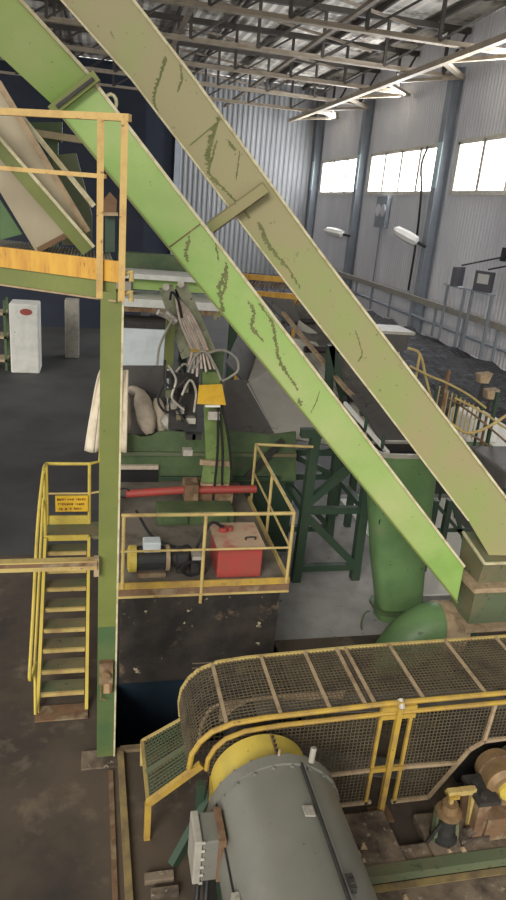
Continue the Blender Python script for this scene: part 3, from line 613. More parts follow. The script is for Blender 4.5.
for u_ in (.06, 1.2): 
    b = MB(); b.slab([PL(u_, .1, 5.13), PL(u_+.1, .1, 5.13), PL(u_+.1, DEP, 5.13), PL(u_, DEP, 5.13)], V((0, 0, .2))); b.build('joist', 'dk_green', t)
b = MB(); b.bar(PL(-.1, -.02, 6.59), PL(LEN, -.02, 6.59), .05, .055); b.build('top_rail', 'railp', t)
b = MB(); b.bar(PL(.12, -.02, 6.14), PL(LEN, -.02, 6.14), .035, .035); b.build('mid_rail', 'railp', t)
for (u_, v_) in ((.17, -.03), (-.05, -.03), (1.5, -.03)):
    b = MB(); b.bar(PL(u_, v_, 5.14), PL(u_, v_, 6.57), .055, .05); b.build('post', 'railp', t)
for k in range(2):
    b = MB(); q = PL(-.08, .02, 5.2+.17*k); b.tube([q, q+V((.06, 0, .02)), q+V((.06, 0, -.06))], .025, 8); b.build('bracket', 'pale_yellow', t)
# inclined casing on platform
t = thing('inclined_casing', 'tan inclined conveyor casing with rusty edge standing on the left platform', 'casing', AY(40, 250, 7.4))
def I(x, y, Y=7.5): return AY(x, y, Y)
b = MB(); b.slab([I(-60, 0), I(0, 88), I(86, 230), I(36, 252), I(0, 192), I(-60, 95)], (0, .25, 0)); b.build('plate', 'paletan', t)
b = MB(); b.bar(I(-2, 82, 7.46), I(88, 232, 7.46), .05, .06); b.build('rusty_edge', 'dust', t)
b = MB(); b.bar(I(38, 250, 7.44), I(72, 232, 7.44), .05, .05); b.build('rusty_foot', 'rust', t)
b = MB(); b.slab([I(-40, 112, 7.3), I(-40, 92, 7.3), I(0, 138, 7.3), I(94, 247, 7.3), I(83, 255, 7.3), I(0, 159, 7.3)], (0, .1, 0)); b.build('green_channel', 'olive', t)
b = MB(); b.bar(I(-40, 92, 7.28), I(94, 247, 7.28), .02, .03); b.build('channel_edge', 'edge', t)
b = MB(); b.bar(I(17, 111, 7.6), I(94, 206, 7.6), .025, .05); b.build('far_edge', 'edge', t)
b = MB(); b.slab([I(0, 215, 8), I(0, 200, 8), I(22, 234, 8), I(0, 240, 8)], (0, .06, 0)); tag(b.build('green_plate', 'hop_green'), 'bright green plate corner behind the tan inclined casing', 'plate')
q = thing('equipment_frame', 'dark green frame standing behind the tan inclined casing', 'frame', I(50, 200, 8.6))
b = MB(); b.slab([I(24, 122, 8.6), I(62, 122, 8.6), I(62, 142, 8.6), I(24, 142, 8.6)], (0, .1, 0)); b.build('crossbeam', 'mid_green', q)
b = MB(); b.slab([I(48, 142, 8.6), I(58, 142, 8.6), I(58, 250, 8.6), I(48, 250, 8.6)], (0, .1, 0)); b.build('upright', 'mid_green', q)
b = MB(); b.bar(I(30, 132, 8.5), I(82, 140, 8.5), .07, .07); b.build('tube_rail', 'wood', q)
b = MB(); b.slab([I(52, 155, 8.4), I(76, 153, 8.4), I(92, 215, 8.4), I(92, 245, 8.4), I(62, 245, 8.4)], (0, .2, 0)); tag(b.build('sloping_guard', 'boxgreen'), 'grey-green sloping guard plate behind the platform railing', 'guard')
t = thing('rusty_hopper_box', 'small rusty hopper box by the corner post of the left platform', 'box', AY(109, 240, 6.9))
b = MB(); b.hexa([AY(104, 215, 6.8), AY(116, 215, 6.8), AY(116, 215, 7.0), AY(104, 215, 7.0)], [AY(103, 200, 6.8), AY(117, 200, 6.8), AY(117, 200, 7.0), AY(103, 200, 7.0)]); b.slab([AY(103, 200, 6.8), AY(117, 200, 6.8), AY(110, 192, 6.8)], (0, .2, 0)); b.build('box', 'rust', t)
b = MB(); b.slab([AY(105, 215, 6.85), AY(115, 215, 6.85), AY(115, 252, 6.85), AY(105, 252, 6.85)], (0, .1, 0)); b.build('leg', 'dk_green', t)
b = MB(); b.bar(AY(103, 214, 6.78), AY(118, 214, 6.78), .03); b.build('rim', 'dust', t)

# ------------------------------------------------------------------ steel stair
t = thing('steel_stair', 'steep yellow-edged steel stair with nine treads up to the platform', 'stair', (-.4, 6.95, 0))
SX0, SX1 = -.70, -.12
ys = [7.16, 7.37, 7.57, 7.76, 7.98, 8.2, 8.38, 8.57, 8.72]
for i, y in enumerate(ys[:-1]):
    z = .17*(i+1); b = MB(); b.box((SX0+.03, y, z-.03), (SX1-.03, y+.24, z)); tr_ = b.build('tread', 'boxgreen', t)
    b = MB(); b.box((SX0+.03, y-.012, z-.045), (SX1-.03, y+.02, z+.004)); b.build('nosing', 'pale_yellow', tr_)
for x in (SX0, SX1):
    b = MB(); b.slab([(x-.02, 6.98, 0), (x-.02, 7.1, 0), (x-.02, 8.74, 1.36), (x-.02, 8.74, 1.53), (x-.02, 8.66, 1.53)], (.04, 0, 0)); b.build('stringer', 'yellow2', t)
b = MB(); b.box((SX0, 8.7, 1.48), (.22, 9.15, 1.53)); b.build('landing', 'boxgreen', t)
b = MB(); b.box((SX0, 8.69, 1.47), (SX1, 8.71, 1.55)); b.build('landing_nosing', 'yellow2', t)
b = MB(); b.box((SX0+.03, 9.08, 1.53), (SX1, 9.11, 1.66)); b.build('kick_plate', 'yellow2', t)
b = MB(); b.box((SX0-.02, 6.86, 0), (SX1+.02, 7.12, .02)); b.build('foot_plate', 'rust', t)
for k, x in enumerate((SX0, SX1)):
    b = MB(); b.tube([(x, 9.1, 1.5), (x, 9.1, 2.45)], .024, 8); b.build('post', 'yellow2', t)
for y in (8.72,):
    b = MB(); b.tube([(SX0, y, 1.4), (SX0, y, 2.5)], .024, 8); b.build('post', 'yellow2', t)
b = MB(); b.tube([(SX0, 9.1, 2.45), (SX1, 9.1, 2.45), (.02, 9.2, 2.45), (.04, 9.3, 2.75)], .024, 8); b.build('end_rail', 'yellow2', t)
b = MB(); b.tube([(SX0, 9.1, 2.0), (SX1, 9.1, 2.0), (.03, 9.12, 2.02)], .016, 8); b.build('mid_rail', 'pale_yellow', t)
h0 = AY(30, 660, 7.1); h1 = AY(27, 655, 7.25)
b = MB(); b.tube(smoothpath([(SX0, 9.1, 2.45), (SX0-.01, 8.72, 2.48), (SX0-.05, 8.2, 1.95), (SX0-.06, 7.5, 1.18), (SX0-.07, 7.1, .72), (SX0-.075, 7.0, .55), (SX0-.06, 7.05, .50), (SX0-.02, 7.2, .62)], 5), .022, 8); b.build('handrail', 'yellow2', t, smooth=True)
b = MB(); b.tube([(SX0-.02, 8.72, 2.1), (SX0-.03, 7.2, .62), (SX0-.02, 6.98, .02)], .018, 8); b.build('lower_rail', 'yellow2', t)
t = thing('warning_sign', 'small yellow warning plate with three lines of worn lettering on the stair railing', 'sign', (-.36, 9.06, 1.82))
b = MB(); b.box((-.585, 9.055, 1.74), (-.14, 9.07, 1.985)); b.build('plate', 'signy', t)
b = MB()
for r in range(3):
    x = -.56+.015*r; zc = 1.93-.072*r; end = -.17-.02*r
    while x < end:
        w_ = random.choice((.012, .018, .022)); h_ = .034
        b.box((x, 9.049, zc-h_/2), (x+.006, 9.055, zc+h_/2))
        if random.random() < .7: b.box((x, 9.049, zc+random.choice((-1, 0, 1))*h_/2.4-.004), (x+w_, 9.055, zc+random.choice((0, .001))+.004+random.choice((-1, 0, 1))*0))
        if random.random() < .5: b.box((x+w_-.006, 9.049, zc-h_/2), (x+w_, 9.055, zc+h_/2))
        x += w_+.010+(random.random() < .13)*.03
b.build('lettering', 'brown', t)

# ------------------------------------------------------------------ plinth with equipment
PX0, PX1, PY0, PY1, PZ = .27, 2.40, 7.46, 10.9, 1.47
t = thing('machine_plinth', 'soot-stained machine plinth with yellow edge below the crane platform', 'plinth', (1.3, 7.5, 0))
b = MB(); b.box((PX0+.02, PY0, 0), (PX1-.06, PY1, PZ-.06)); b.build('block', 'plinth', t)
b = MB(); b.box((PX0, PY0-.04, PZ-.06), (PX1, PY1, PZ)); b.build('deck', 'plinthtop', t)
b = MB(); b.box((PX0-.02, PY0-.06, PZ-.02), (PX1+.03, PY0-.04, PZ+.07)); b.build('yellow_edge', 'yellow', t)
b = MB(); b.box((PX0-.02, PY0-.07, PZ-.11), (PX1+.03, PY0-.04, PZ-.02)); b.build('rusty_edge', 'rust', t)
b = MB(); b.box((PX0-.02, PY0-.08, PZ-.135), (PX1+.03, PY0-.05, PZ-.105)); b.build('lower_yellow_edge', 'pale_yellow', t)
b = MB(); b.box((PX1, PY0-.04, PZ-.06), (PX1+.03, 10, PZ+.07)); b.build('side_edge', 'pale_yellow', t)
# railing
t = thing('platform_railing', 'thin yellow tube railing around the crane platform', 'railing', (2.35, 7.43, PZ))
ry = PY0-.06; rz = 2.46; rx1 = 2.39
b = MB(); b.tube([(PX0, ry, rz), (rx1, ry, rz)], .024, 8); b.build('top_rail', 'pale_yellow', t)
b = MB(); b.tube([(PX0, ry, 1.98), (rx1, ry, 1.98)], .015, 8); b.build('mid_rail', 'pale_yellow', t)
b = MB(); b.tube([(rx1, ry, rz), (rx1+.06, 9.95, rz)], .024, 8); b.build('top_rail', 'pale_yellow', t)
b = MB(); b.tube([(rx1, ry, 1.98), (rx1+.06, 9.95, 1.98)], .016, 8); b.build('mid_rail', 'pale_yellow', t)
b = MB(); b.tube([(rx1+.06, 9.95, rz), (rx1+.95, 9.75, rz+.04)], .024, 8); b.build('top_rail', 'pale_yellow', t)
for (x, y) in ((PX0+.03, ry), (1.28, ry), (rx1, ry), (rx1+.03, 8.7), (rx1+.06, 9.95)):
    b = MB(); b.tube([(x, y, PZ-(.25 if y == ry and x == 1.28 else 0)), (x, y, rz)], .022, 8); b.build('post', 'pale_yellow', t)
# small motor
t = thing('electric_motor', 'small dark ribbed electric motor with yellow fan cover on the crane platform', 'motor', (.65, 7.75, PZ))
mz = PZ+.2; my = 7.78
b = MB(); b.cyl((.48, my, mz), (.85, my, mz), .15, 20)
for i in range(14):
    a = i*2*math.pi/14; b.bar((.5, my+.15*math.cos(a), mz+.15*math.sin(a)), (.83, my+.15*math.cos(a), mz+.15*math.sin(a)), .012, .03, up=(0, math.cos(a), math.sin(a)))
b.build('body', 'dark', t)
b = MB(); b.tube([(.37, my, mz), (.39, my, mz), (.48, my, mz)], [.13, .175, .175], 20); b.build('fan_cover', 'yellow2', t, smooth=True)
b = MB(); b.cyl((.85, my, mz), (.90, my, mz), .17, 20); b.build('end_shield', 'dust', t)
b = MB(); b.box((.56, my-.1, mz+.13), (.78, my+.08, mz+.27)); b.build('terminal_box', 'tank', t, bevel=.015)
b = MB(); b.box((.5, my-.15, PZ), (.85, my+.15, PZ+.06)); b.build('foot', 'rust', t)
t = thing('hydraulic_pump', 'black hydraulic pump coupled to the small motor', 'pump', (1.02, my, PZ))
b = MB(); b.tube([(.90, my, mz), (.98, my, mz), (1.0, my, mz), (1.12, my, mz)], [.08, .12, .15, .13], 16); b.build('housing', 'dark', t)
b = MB(); b.box((1.0, my-.07, PZ), (1.1, my+.07, mz)); b.build('foot', 'dark', t)
t = thing('valve_block', 'small dark valve block with pale fitting beside the red tank', 'valve', (1.25, 7.75, PZ))
b = MB(); b.box((1.17, 7.65, PZ), (1.36, 7.85, PZ+.24)); b.build('block', 'dark', t, bevel=.01)
b = MB(); b.box((1.18, 7.62, PZ+.24), (1.34, 7.78, PZ+.29)); b.build('fitting', 'chrome', t)
b = MB(); b.tube([(1.17+.12*math.cos(a*.6), 7.62, PZ+.12+.1*math.sin(a*.6)) for a in range(11)], .02, 6); b.build('hose_loop', 'black', t)
# red tank
t = thing('red_tank', 'red steel oil tank with dusty tilted lid on the crane platform', 'tank', (1.8, 7.8, PZ))
b = MB(); b.box((1.50, 7.56, PZ), (2.08, 8.2, PZ+.44)); b.build('body', 'red', t, bevel=.015)
b = MB(); b.box((1.47, 7.52, PZ+.44), (2.10, 8.23, PZ+.465)); b.build('lid', 'redtop', t)
b = MB(); b.tube(smoothpath([(1.88, 7.72, PZ+.465), (1.88, 7.72, PZ+.5), (2.0, 7.72, PZ+.5), (2.0, 7.72, PZ+.465)], 3), .012, 6); b.build('lid_handle', 'dark', t)
b = MB(); b.cyl((1.62, 7.98, PZ+.465), (1.62, 7.98, PZ+.53), .06, 12); b.cyl((1.72, 8.0, PZ+.465), (1.72, 8.0, PZ+.52), .04, 12); b.build('filler_cap', 'red', t)
# hoses on deck
for pts, lab in (([(1.62, 7.98, PZ+.53), (1.45, 7.95, PZ+.6), (1.3, 7.9, PZ+.35), (1.25, 7.8, PZ+.27)], 'black hose looping from the red tank lid to the valve block'),
                 ([(.55, 9.2, PZ+.2), (.75, 8.6, PZ+.08), (1.05, 8.2, PZ+.12), (1.15, 7.9, PZ+.3), (1.2, 7.8, PZ+.25)], 'black hose running across the deck to the valve block')):
    b = MB(); b.tube(smoothpath(pts, 6), .022, 8); tag(b.build('hydraulic_hose', 'black', smooth=True), lab, 'hose', 'hoses on the crane platform')
# outrigger base
t = thing('loader_crane', 'green hydraulic loader crane with bundled hoses and folded boom', 'crane', (1.8, 9.8, PZ))
b = MB(); b.box((.85, 9.1, PZ), (2.0, 9.5, PZ+.22)); b.box((.95, 9.05, PZ+.05), (1.3, 9.1, PZ+.2)); b.box((1.5, 9.05, PZ+.05), (1.9, 9.1, PZ+.2)); b.build('base_frame', 'mid_green', t, bevel=.01)
for (p, q) in (((126, 494), (184, 490)), ((198, 490), (256, 489))):
    p = AY(*p, 9.6); q = AY(*q, 9.6); b = MB(); b.cyl(p, q, .062, 16); b.build('outrigger_cylinder', 'red', t, smooth=True)
p = AY(124, 493, 9.58); b = MB(); b.tube([p+V((.09*math.cos(a*.4488), 0, .075*math.sin(a*.4488))) for a in range(15)], .012, 6, cap=False); b.build('end_ring', 'black', t)
b = MB(); p = AY(190, 489, 9.6); b.box((p.x-.09, 9.5, PZ+.22), (p.x+.12, 9.85, p.z+.1)); b.build('pivot_block', 'rust', t)
b = MB(); loft(b, [[AY(200, 486, 9.7), AY(229, 486, 9.7), AY(229, 486, 10.0), AY(200, 486, 10.0)], [AY(204, 462, 9.75), AY(231, 462, 9.75), AY(231, 462, 10.0), AY(204, 462, 10.0)]], (True, True)); b.build('mast_foot', 'mast', t)
b = MB(); loft(b, [[AY(206, 462, 9.75), AY(230, 462, 9.75), AY(230, 462, 9.95), AY(206, 462, 9.95)], [AY(202, 372, 9.75), AY(219, 372, 9.75), AY(219, 372, 9.95), AY(202, 372, 9.95)]], (True, True)); b.build('mast', 'mast', t)
b = MB(); b.bar(AY(200, 462, 9.7), AY(231, 464, 9.7), .05, .08); b.build('mast_collar', 'dust', t)
b = MB(); b.bar(AY(200, 486, 9.65), AY(228, 487, 9.65), .06, .1); b.build('foot_collar', 'dust', t)
b = MB(); b.box((AY(190, 490, 9.7).x, 9.6, PZ+.05), (AY(232, 490, 9.7).x, 10.1, AY(210, 487, 9.7).z)); b.build('turret', 'rust', t)
for (x, y) in ((190, 420), (196, 436), (187, 452), (190, 436)):
    p = AY(x, y, 9.72); b = MB(); b.box((p.x-.06, 9.68, p.z-.05), (p.x+.08, 9.82, p.z+.04)); b.build('step_bracket', 'chrome' if y != 436 else 'dark', t)
# boom: two side plates, dark bar behind paints the shaded gap between them
for (p, q, w_) in (((188, 356), (166, 287), .20), ((210, 352), (181, 285), .17)):
    b = MB(); b.bar(AY(*p, 9.86), AY(*q, 9.86), w_, .14, up=(0, 1, 0)); b.build('boom_plate', 'boom', t)
b = MB(); b.bar(AY(199, 356, 9.98), AY(174, 290, 9.98), .30, .08, up=(0, 1, 0)); b.build('gap_shade_bar', 'dark', t)
b = MB(); b.cyl(AY(166, 287, 9.75), AY(166, 287, 10.0), .05, 10); b.cyl(AY(181, 284, 9.75), AY(181, 284, 10.0), .05, 10); b.build('tip_pins', 'chrome', t)
b = MB(); b.slab([AY(203, 352, 9.82), AY(224, 352, 9.82), AY(222, 392, 9.82), AY(202, 392, 9.82)], (0, .15, 0)); b.build('boom_root', 'mid_green', t)
b = MB(); b.bar(AY(171, 316, 9.78), AY(168, 368, 9.78), .13, .13); b.build('jib_link', 'olive', t)
b = MB(); b.cyl(AY(158, 312, 9.7), AY(171, 318, 9.75), .045, 10); b.cyl(AY(165, 312, 9.7), AY(176, 322, 9.7), .06, 10); b.build('pivot_pin', 'chrome', t)
b = MB(); b.bar(AY(190, 350, 9.65), AY(212, 352, 9.65), .05, .04); b.build('hose_clamp', 'yellow', t)
for i in range(7):
    x = 182+i*2.6
    b = MB(); b.tube(smoothpath([AY(176+i*1.8, 296+i*2, 9.72), AY(180+i*2.4, 320, 9.62), AY(188+i*2.6, 340, 9.62), AY(192+i*2.7, 352, 9.66), AY(188+i*4.5, 372+random.uniform(-6, 8), 9.62)], 5), .019, 6)
    b.build('hose', ('hosepale', 'chrome', 'hosepale')[i % 3], t, smooth=True)
hp = [[(173, 318), (160, 345), (157, 365)], [(163, 385), (158, 400), (166, 412), (180, 408), (188, 400)], [(168, 365), (176, 380), (172, 398), (184, 410)],
      [(178, 360), (186, 385), (178, 408), (188, 425)], [(205, 354), (222, 350), (236, 358), (238, 370), (230, 377), (222, 381)], [(188, 372), (196, 355), (206, 352), (216, 368), (221, 380)],
      [(170, 300), (172, 292), (178, 300), (182, 318)], [(182, 395), (190, 380), (196, 392), (194, 412)], [(165, 360), (164, 380), (175, 388), (187, 378)], [(176, 372), (184, 364), (194, 368), (200, 360)]]
for k, h in enumerate(hp):
    b = MB(); b.tube(smoothpath([AY(x, y, 9.62-.02*(k % 3)) for x, y in h], 6), .018, 6); b.build('hose', ('greylt', 'black', 'chrome', 'dark', 'greylt')[k % 5], t, smooth=True)
for k in range(9):
    p = AY(random.uniform(166, 196), random.uniform(372, 425), 9.75); b = MB(); w_ = random.uniform(.03, .07); b.box(p-V((w_, .06, w_)), p+V((w_, .06, w_*1.3))); b.build('valve', ('dark', 'greylt', 'boxgreen')[k % 3], t)
b = MB(); b.box((AY(170, 400, 9.8).x, 9.82, AY(170, 430, 9.8).z), (AY(198, 400, 9.8).x, 9.92, AY(170, 374, 9.8).z)); b.build('valve_plate', 'dark', t)
for (x0, y0, x1, y1) in ((218, 405, 213, 500), (222, 405, 232, 480), (219, 408, 222, 485)):
    b = MB(); b.tube(smoothpath([AY(x0, y0, 9.62), AY((x0+x1)/2+2, (y0+y1)/2, 9.6), AY(x1, y1, 9.6)], 5), .02, 6); b.build('hose', 'black', t, smooth=True)
t = thing('work_lamp', 'yellow trapezoid work lamp hung on the front of the crane mast', 'lamp', AY(211, 397, 9.6))
L1 = [AY(199, 385, 9.66), AY(222, 384, 9.66), AY(222, 384, 9.74), AY(199, 385, 9.74)]; L0 = [AY(197, 404, 9.5), AY(226, 405, 9.5), AY(226, 405, 9.74), AY(197, 404, 9.74)]
b = MB(); loft(b, [L0, L1], (True, True)); b.build('hood', 'lamp_yellow', t)
b = MB(); b.bar(AY(205, 406, 9.49), AY(220, 406, 9.49), .03, .03); b.build('lens_edge', 'sheet', t)
b = MB(); b.box(AY(208, 420, 9.6), AY(219, 410, 9.7)); b.build('bracket', 'chrome', t)
# trough
t = thing('sack_trough', 'long green steel trough wall behind the crane with wavy top edge', 'trough', AY(200, 482, 10.6).to_2d().to_3d()+V((0, 0, PZ)))
TY = 10.8; n = 30; vs = []
for i in range(n+1):
    x = 117+(296-117)*i/n; yt = 433+1.6*math.sin(i*.55)+(3 if 3 < i < 7 else 0)
    vs.append(AY(x, yt, TY))
a = AY(117, 481, TY); e = AY(296, 481, TY); 
b = MB(); b.slab(vs+[V((e.x, TY, PZ)), V((a.x, TY, PZ))], (0, .05, 0)); b.build('front_panel', 'mid_green', t)
b = MB(); b.bar(AY(117, 453, TY-.03), AY(296, 455, TY-.03), .06, .07, up=(0, 1, 0)); b.build('stiffener', 'boxgreen', t)
b = MB(); b.box((a.x, TY+.05, PZ+.42), (a.x+1.6, TY+1.1, PZ+.47)); b.build('trough_floor', 'dark', t)
b = MB(); b.slab([AY(117, 366, 11.95), AY(167, 366, 11.95), AY(167, 440, 11.95), AY(117, 440, 11.95)], (0, .05, 0)); b.build('back_panel', 'dksteel', t)
b = MB(); b.box((a.x+.05, TY-.06, PZ+.24), (AY(158, 470, TY).x, TY, PZ+.31)); b.build('pale_ledge', 'sack', t)
b = MB(); b.box((a.x+.05, TY-.03, PZ), (AY(158, 470, TY).x, TY, PZ+.24)); b.build('recess_shade', 'black', t)  # flat black plate paints the shade of a recess under the ledge
b = MB(); b.bar(AY(160, 478, TY-.05), AY(280, 478, TY-.05), .05, .06); b.build('bottom_rail', 'dk_green', t)
b = MB(); b.bar(AY(283, 440, TY-.1), AY(246, 478, TY-.1), .05, .1); b.build('brace', 'dark', t)
b = MB(); b.box((PX1, PY1, 0), (e.x, PY1+.1, PZ)); b.build('support_panel', 'dk_green', t)
# sacks
def sack(p0, p1, r, lab, mtl='sack', sq=.8):
    p0 = V(p0); p1 = V(p1); mb = MB(); k = 9; rad = [r*(1-abs(2*i/(k-1)-1)**4*.55)*(1+random.uniform(-.06, .06)) for i in range(k)]
    mb.tube([p0.lerp(p1, i/(k-1)) for i in range(k)], rad, 12); o = mb.build('filled_sack', mtl, smooth=True); tag(o, lab, 'sack', 'sacks lying in the green trough')
sack(AY(140, 392, 11.45), AY(150, 434, 11.15), .16, 'large upright cream sack in the trough, middle of the sacks')
sack(AY(157, 398, 11.5), AY(162, 432, 11.3), .11, 'slim cream sack just right of the large one in the trough')
sack(AY(121, 388, 11.5), AY(126, 436, 11.25), .14, 'cream sack half hidden behind the green column in the trough')
sack(AY(128, 388, 11.75), AY(146, 396, 11.7), .09, 'grey-brown sack lying behind the large upright one')
sack(AY(163, 427, 11.1), AY(174, 418, 11.15), .15, 'crumpled grey-white sack at the crane foot', 'greylt')
sack(AY(167, 412, 11.5), AY(178, 404, 11.5), .11, 'small pale sack behind the crumpled one', 'greylt')
# cream hanging sheet behind the column
mb = MB(); vs = []; n, k = 14, 14
for i in range(n+1):
    for j in range(k+1):
        f = i/n; x = -.14+.10*(1-f)**0+(.02+.2*(f))*0+(j/k)*.42+(.16*(1-(1-f)**1.5)*0); 
        xl = AY(89+14*(1-f)**0*((1-f)**.8)*1.0, 440-78*(1-f), 10.7).x if False else 0
        z = 3.45-1.35*f
        left = .01-.22*f**.7; xx = left+(j/k)*(.45-left)
        vs.append(V((xx, 10.55+.05*math.sin(j*1.1+f*2), z)))
mb.add(vs, [(i*(k+1)+j, (i+1)*(k+1)+j, (i+1)*(k+1)+j+1, i*(k+1)+j+1) for i in range(n) for j in range(k)])
o = mb.build('hanging_sheet', 'cloth', smooth=True); o.modifiers.new('s', 'SOLIDIFY').thickness = .02
tag(o, 'cream cloth sheet hanging behind the green column above the stair', 'sheet')
t = thing('sheet_post', 'pale steel post with bracket carrying the cream sheet by the stair top', 'post', (.12, 9.4, PZ)); b = MB(); b.bar((.06, 9.35, 1.55), (.08, 10.5, 3.3), .05); b.bar((.1, 9.3, .6), (.1, 9.3, 2.6), .06); b.build('post', 'dust', t)
b = MB(); b.box((.12, 9.2, .9), (.2, 9.3, 1.9)); b.build('red_bracket', 'red', t)

# ------------------------------------------------------------------ foreground belt guard
YF, YBK = 5.1, 6.03
prof = [(.90, .66), (.88, .85), (.90, 1.02), (.97, 1.16), (1.08, 1.27), (1.28, 1.35), (1.6, 1.385), (1.94, 1.40), (2.87, 1.44), (5.3, 1.47)]
def onprof(x):
    for (a, b_), (c_, d_) in zip(prof[3:], prof[4:]):
        if a <= x <= c_: return b_+(d_-b_)*(x-a)/(c_-a)
    return prof[-1][1]
t = thing('belt_guard', 'long wire mesh belt guard with yellow edges and rounded end beside the big motor', 'machine guard', (2.8, 5.6, 0))
def wire_top(mb):
    # wires across (Y direction), following the profile
    pts = []
    tot = 0; seg = []
    for (a, b_), (c_, d_) in zip(prof, prof[1:]): l = math.hypot(c_-a, d_-b_); seg.append((tot, l, a, b_, c_, d_)); tot += l
    def at(s_):
        for (o_, l, a, b_, c_, d_) in seg:
            if s_ <= o_+l: f = (s_-o_)/l; return (a+(c_-a)*f, b_+(d_-b_)*f)
        return prof[-1]
    n = int(tot/.042)
    P = [at(tot*i/n) for i in range(n+1)]
    for (x, z) in P: mb.bar((x, YF, z), (x, YBK, z), .0075, .0075)
    for j in range(1, int((YBK-YF)/.042)+1):
        y = YF+.042*j
        for (p, q) in zip(prof, prof[1:]): mb.bar((p[0], y, p[1]), (q[0], y, q[1]), .0075, .0075)
b = MB(); wire_top(b); b.build('top_mesh', 'meshbrown', t)
b = MB(); pr = [(x+.03 if z < 1.2 else x, YF, z-.05) for x, z in prof]
# far (back) side mesh
xb = .95
while xb < 5.3: b.bar((xb, YBK, .1), (xb, YBK, onprof(max(xb, .97))), .008); xb += .06
zb_ = .15
while zb_ < 1.4: b.bar((1.0, YBK, zb_), (5.3, YBK, zb_), .008); zb_ += .06
b.build('back_mesh', 'meshbrown', t)
for x in (1.22, 1.75, 2.25, 2.62, 2.72, 3.25, 3.95, 4.6):
    b = MB(); b.bar((x, YF, onprof(x)+.008), (x, YBK, onprof(x)+.008), .035, .02); b.build('top_rib', 'dust', t)
b = MB(); 
for p, q in zip(prof, prof[1:]): b.bar((p[0], YBK, p[1]), (q[0], YBK, q[1]), .03, .03)
b.build('back_edge', 'pale_yellow', t)
b = MB(); b.tube([(x, YF, z) for x, z in prof[1:]], .028, 8); b.build('upper_front_rail', 'yellow', t)
in_ = [(1.05, .82), (1.06, .95), (1.12, 1.08), (1.22, 1.18), (1.40, 1.25), (1.75, 1.285), (2.3, 1.305), (2.9, 1.325), (5.3, 1.36)]
b = MB(); b.tube([(x, YF-.01, z) for x, z in in_], .026, 8); b.build('lower_front_rail', 'yellow', t)
b = MB(); b.bar((1.25, 5.62, 1.02), (2.6, 5.62, 1.06), .03, .2); b.tube(smoothpath([(1.05, 5.6, .7), (1.1, 5.6, 1.0), (1.35, 5.6, 1.17), (2.6, 5.6, 1.2)], 4), .02, 6); b.build('inner_arch', 'dust', t)
# front mesh panels
def wire_panel(poly, y, nm, mt='meshbrown', sp=.042, rot=False, r=.007):
    xs = [p[0] for p in poly]; zs = [p[1] for p in poly]; mb = MB()
    def cross(val, ax):
        out = []
        for i in range(len(poly)):
            a, c_ = poly[i], poly[(i+1) % len(poly)]
            if (a[ax]-val)*(c_[ax]-val) < 0: f = (val-a[ax])/(c_[ax]-a[ax]); out.append(a[1-ax]+(c_[1-ax]-a[1-ax])*f)
        return sorted(out)
    v_ = min(xs)+sp/2
    while v_ < max(xs):
        o_ = cross(v_, 0)
        for k in range(0, len(o_)-1, 2): mb.bar((v_, y, o_[k]), (v_, y, o_[k+1]), r)
        v_ += sp
    v_ = min(zs)+sp/2
    while v_ < max(zs):
        o_ = cross(v_, 1)
        for k in range(0, len(o_)-1, 2): mb.bar((o_[k], y, v_), (o_[k+1], y, v_), r)
        v_ += sp
    return mb.build(nm, mt, t)
wire_panel([(1.06, .8), (1.12, 1.06), (1.4, 1.23), (2.82, 1.31), (2.82, .16), (1.06, .16)], YF, 'front_mesh')
wire_panel([(3.12, 1.32), (5.3, 1.35), (5.3, .9), (4.31, .88), (4.05, .83), (3.9, .72), (3.52, .14), (3.12, .14)], YF, 'front_mesh')
for (p, q, mt) in (((1.06, .16), (2.86, .16), 'dust'), ((3.1, .13), (3.53, .13), 'dust'), ((3.53, .13), (3.9, .74), 'dust'), ((3.9, .74), (4.05, .84), 'dust'), ((4.05, .84), (5.3, .9), 'dust'), ((1.9, .58), (2.86, .60), 'dust'), ((3.1, .60), (3.78, .58), 'dust'), ((4.05, .84), (4.08, 1.34), 'dust'),
              ((2.80, .14), (2.80, 1.42), 'yellow'), ((3.13, .12), (3.13, 1.42), 'yellow')):
    b = MB(); b.bar((p[0], YF-.012, p[1]), (q[0], YF-.012, q[1]), .035, .03, up=(0, 1, 0)); b.build('frame_bar', mt, t)
b = MB(); b.bar((2.97, YF-.05, .03), (2.97, YF-.05, 1.50), .055); b.build('centre_post', 'yellow', t)
b = MB(); b.box((2.85, YF-.16, .0), (3.09, YF+.04, .03)); b.build('post_foot', 'rust', t)
for z in (.62, 1.3, 1.40):
    b = MB(); b.bar((2.78, YF-.03, z), (3.16, YF-.03, z), .04, .05); b.build('post_clamp', 'yellow', t)
b = MB(); b.tube([(2.97, YF-.1, 1.44), (2.97, YF-.02, 1.5)], .03, 8); b.build('pin', 'chrome', t)
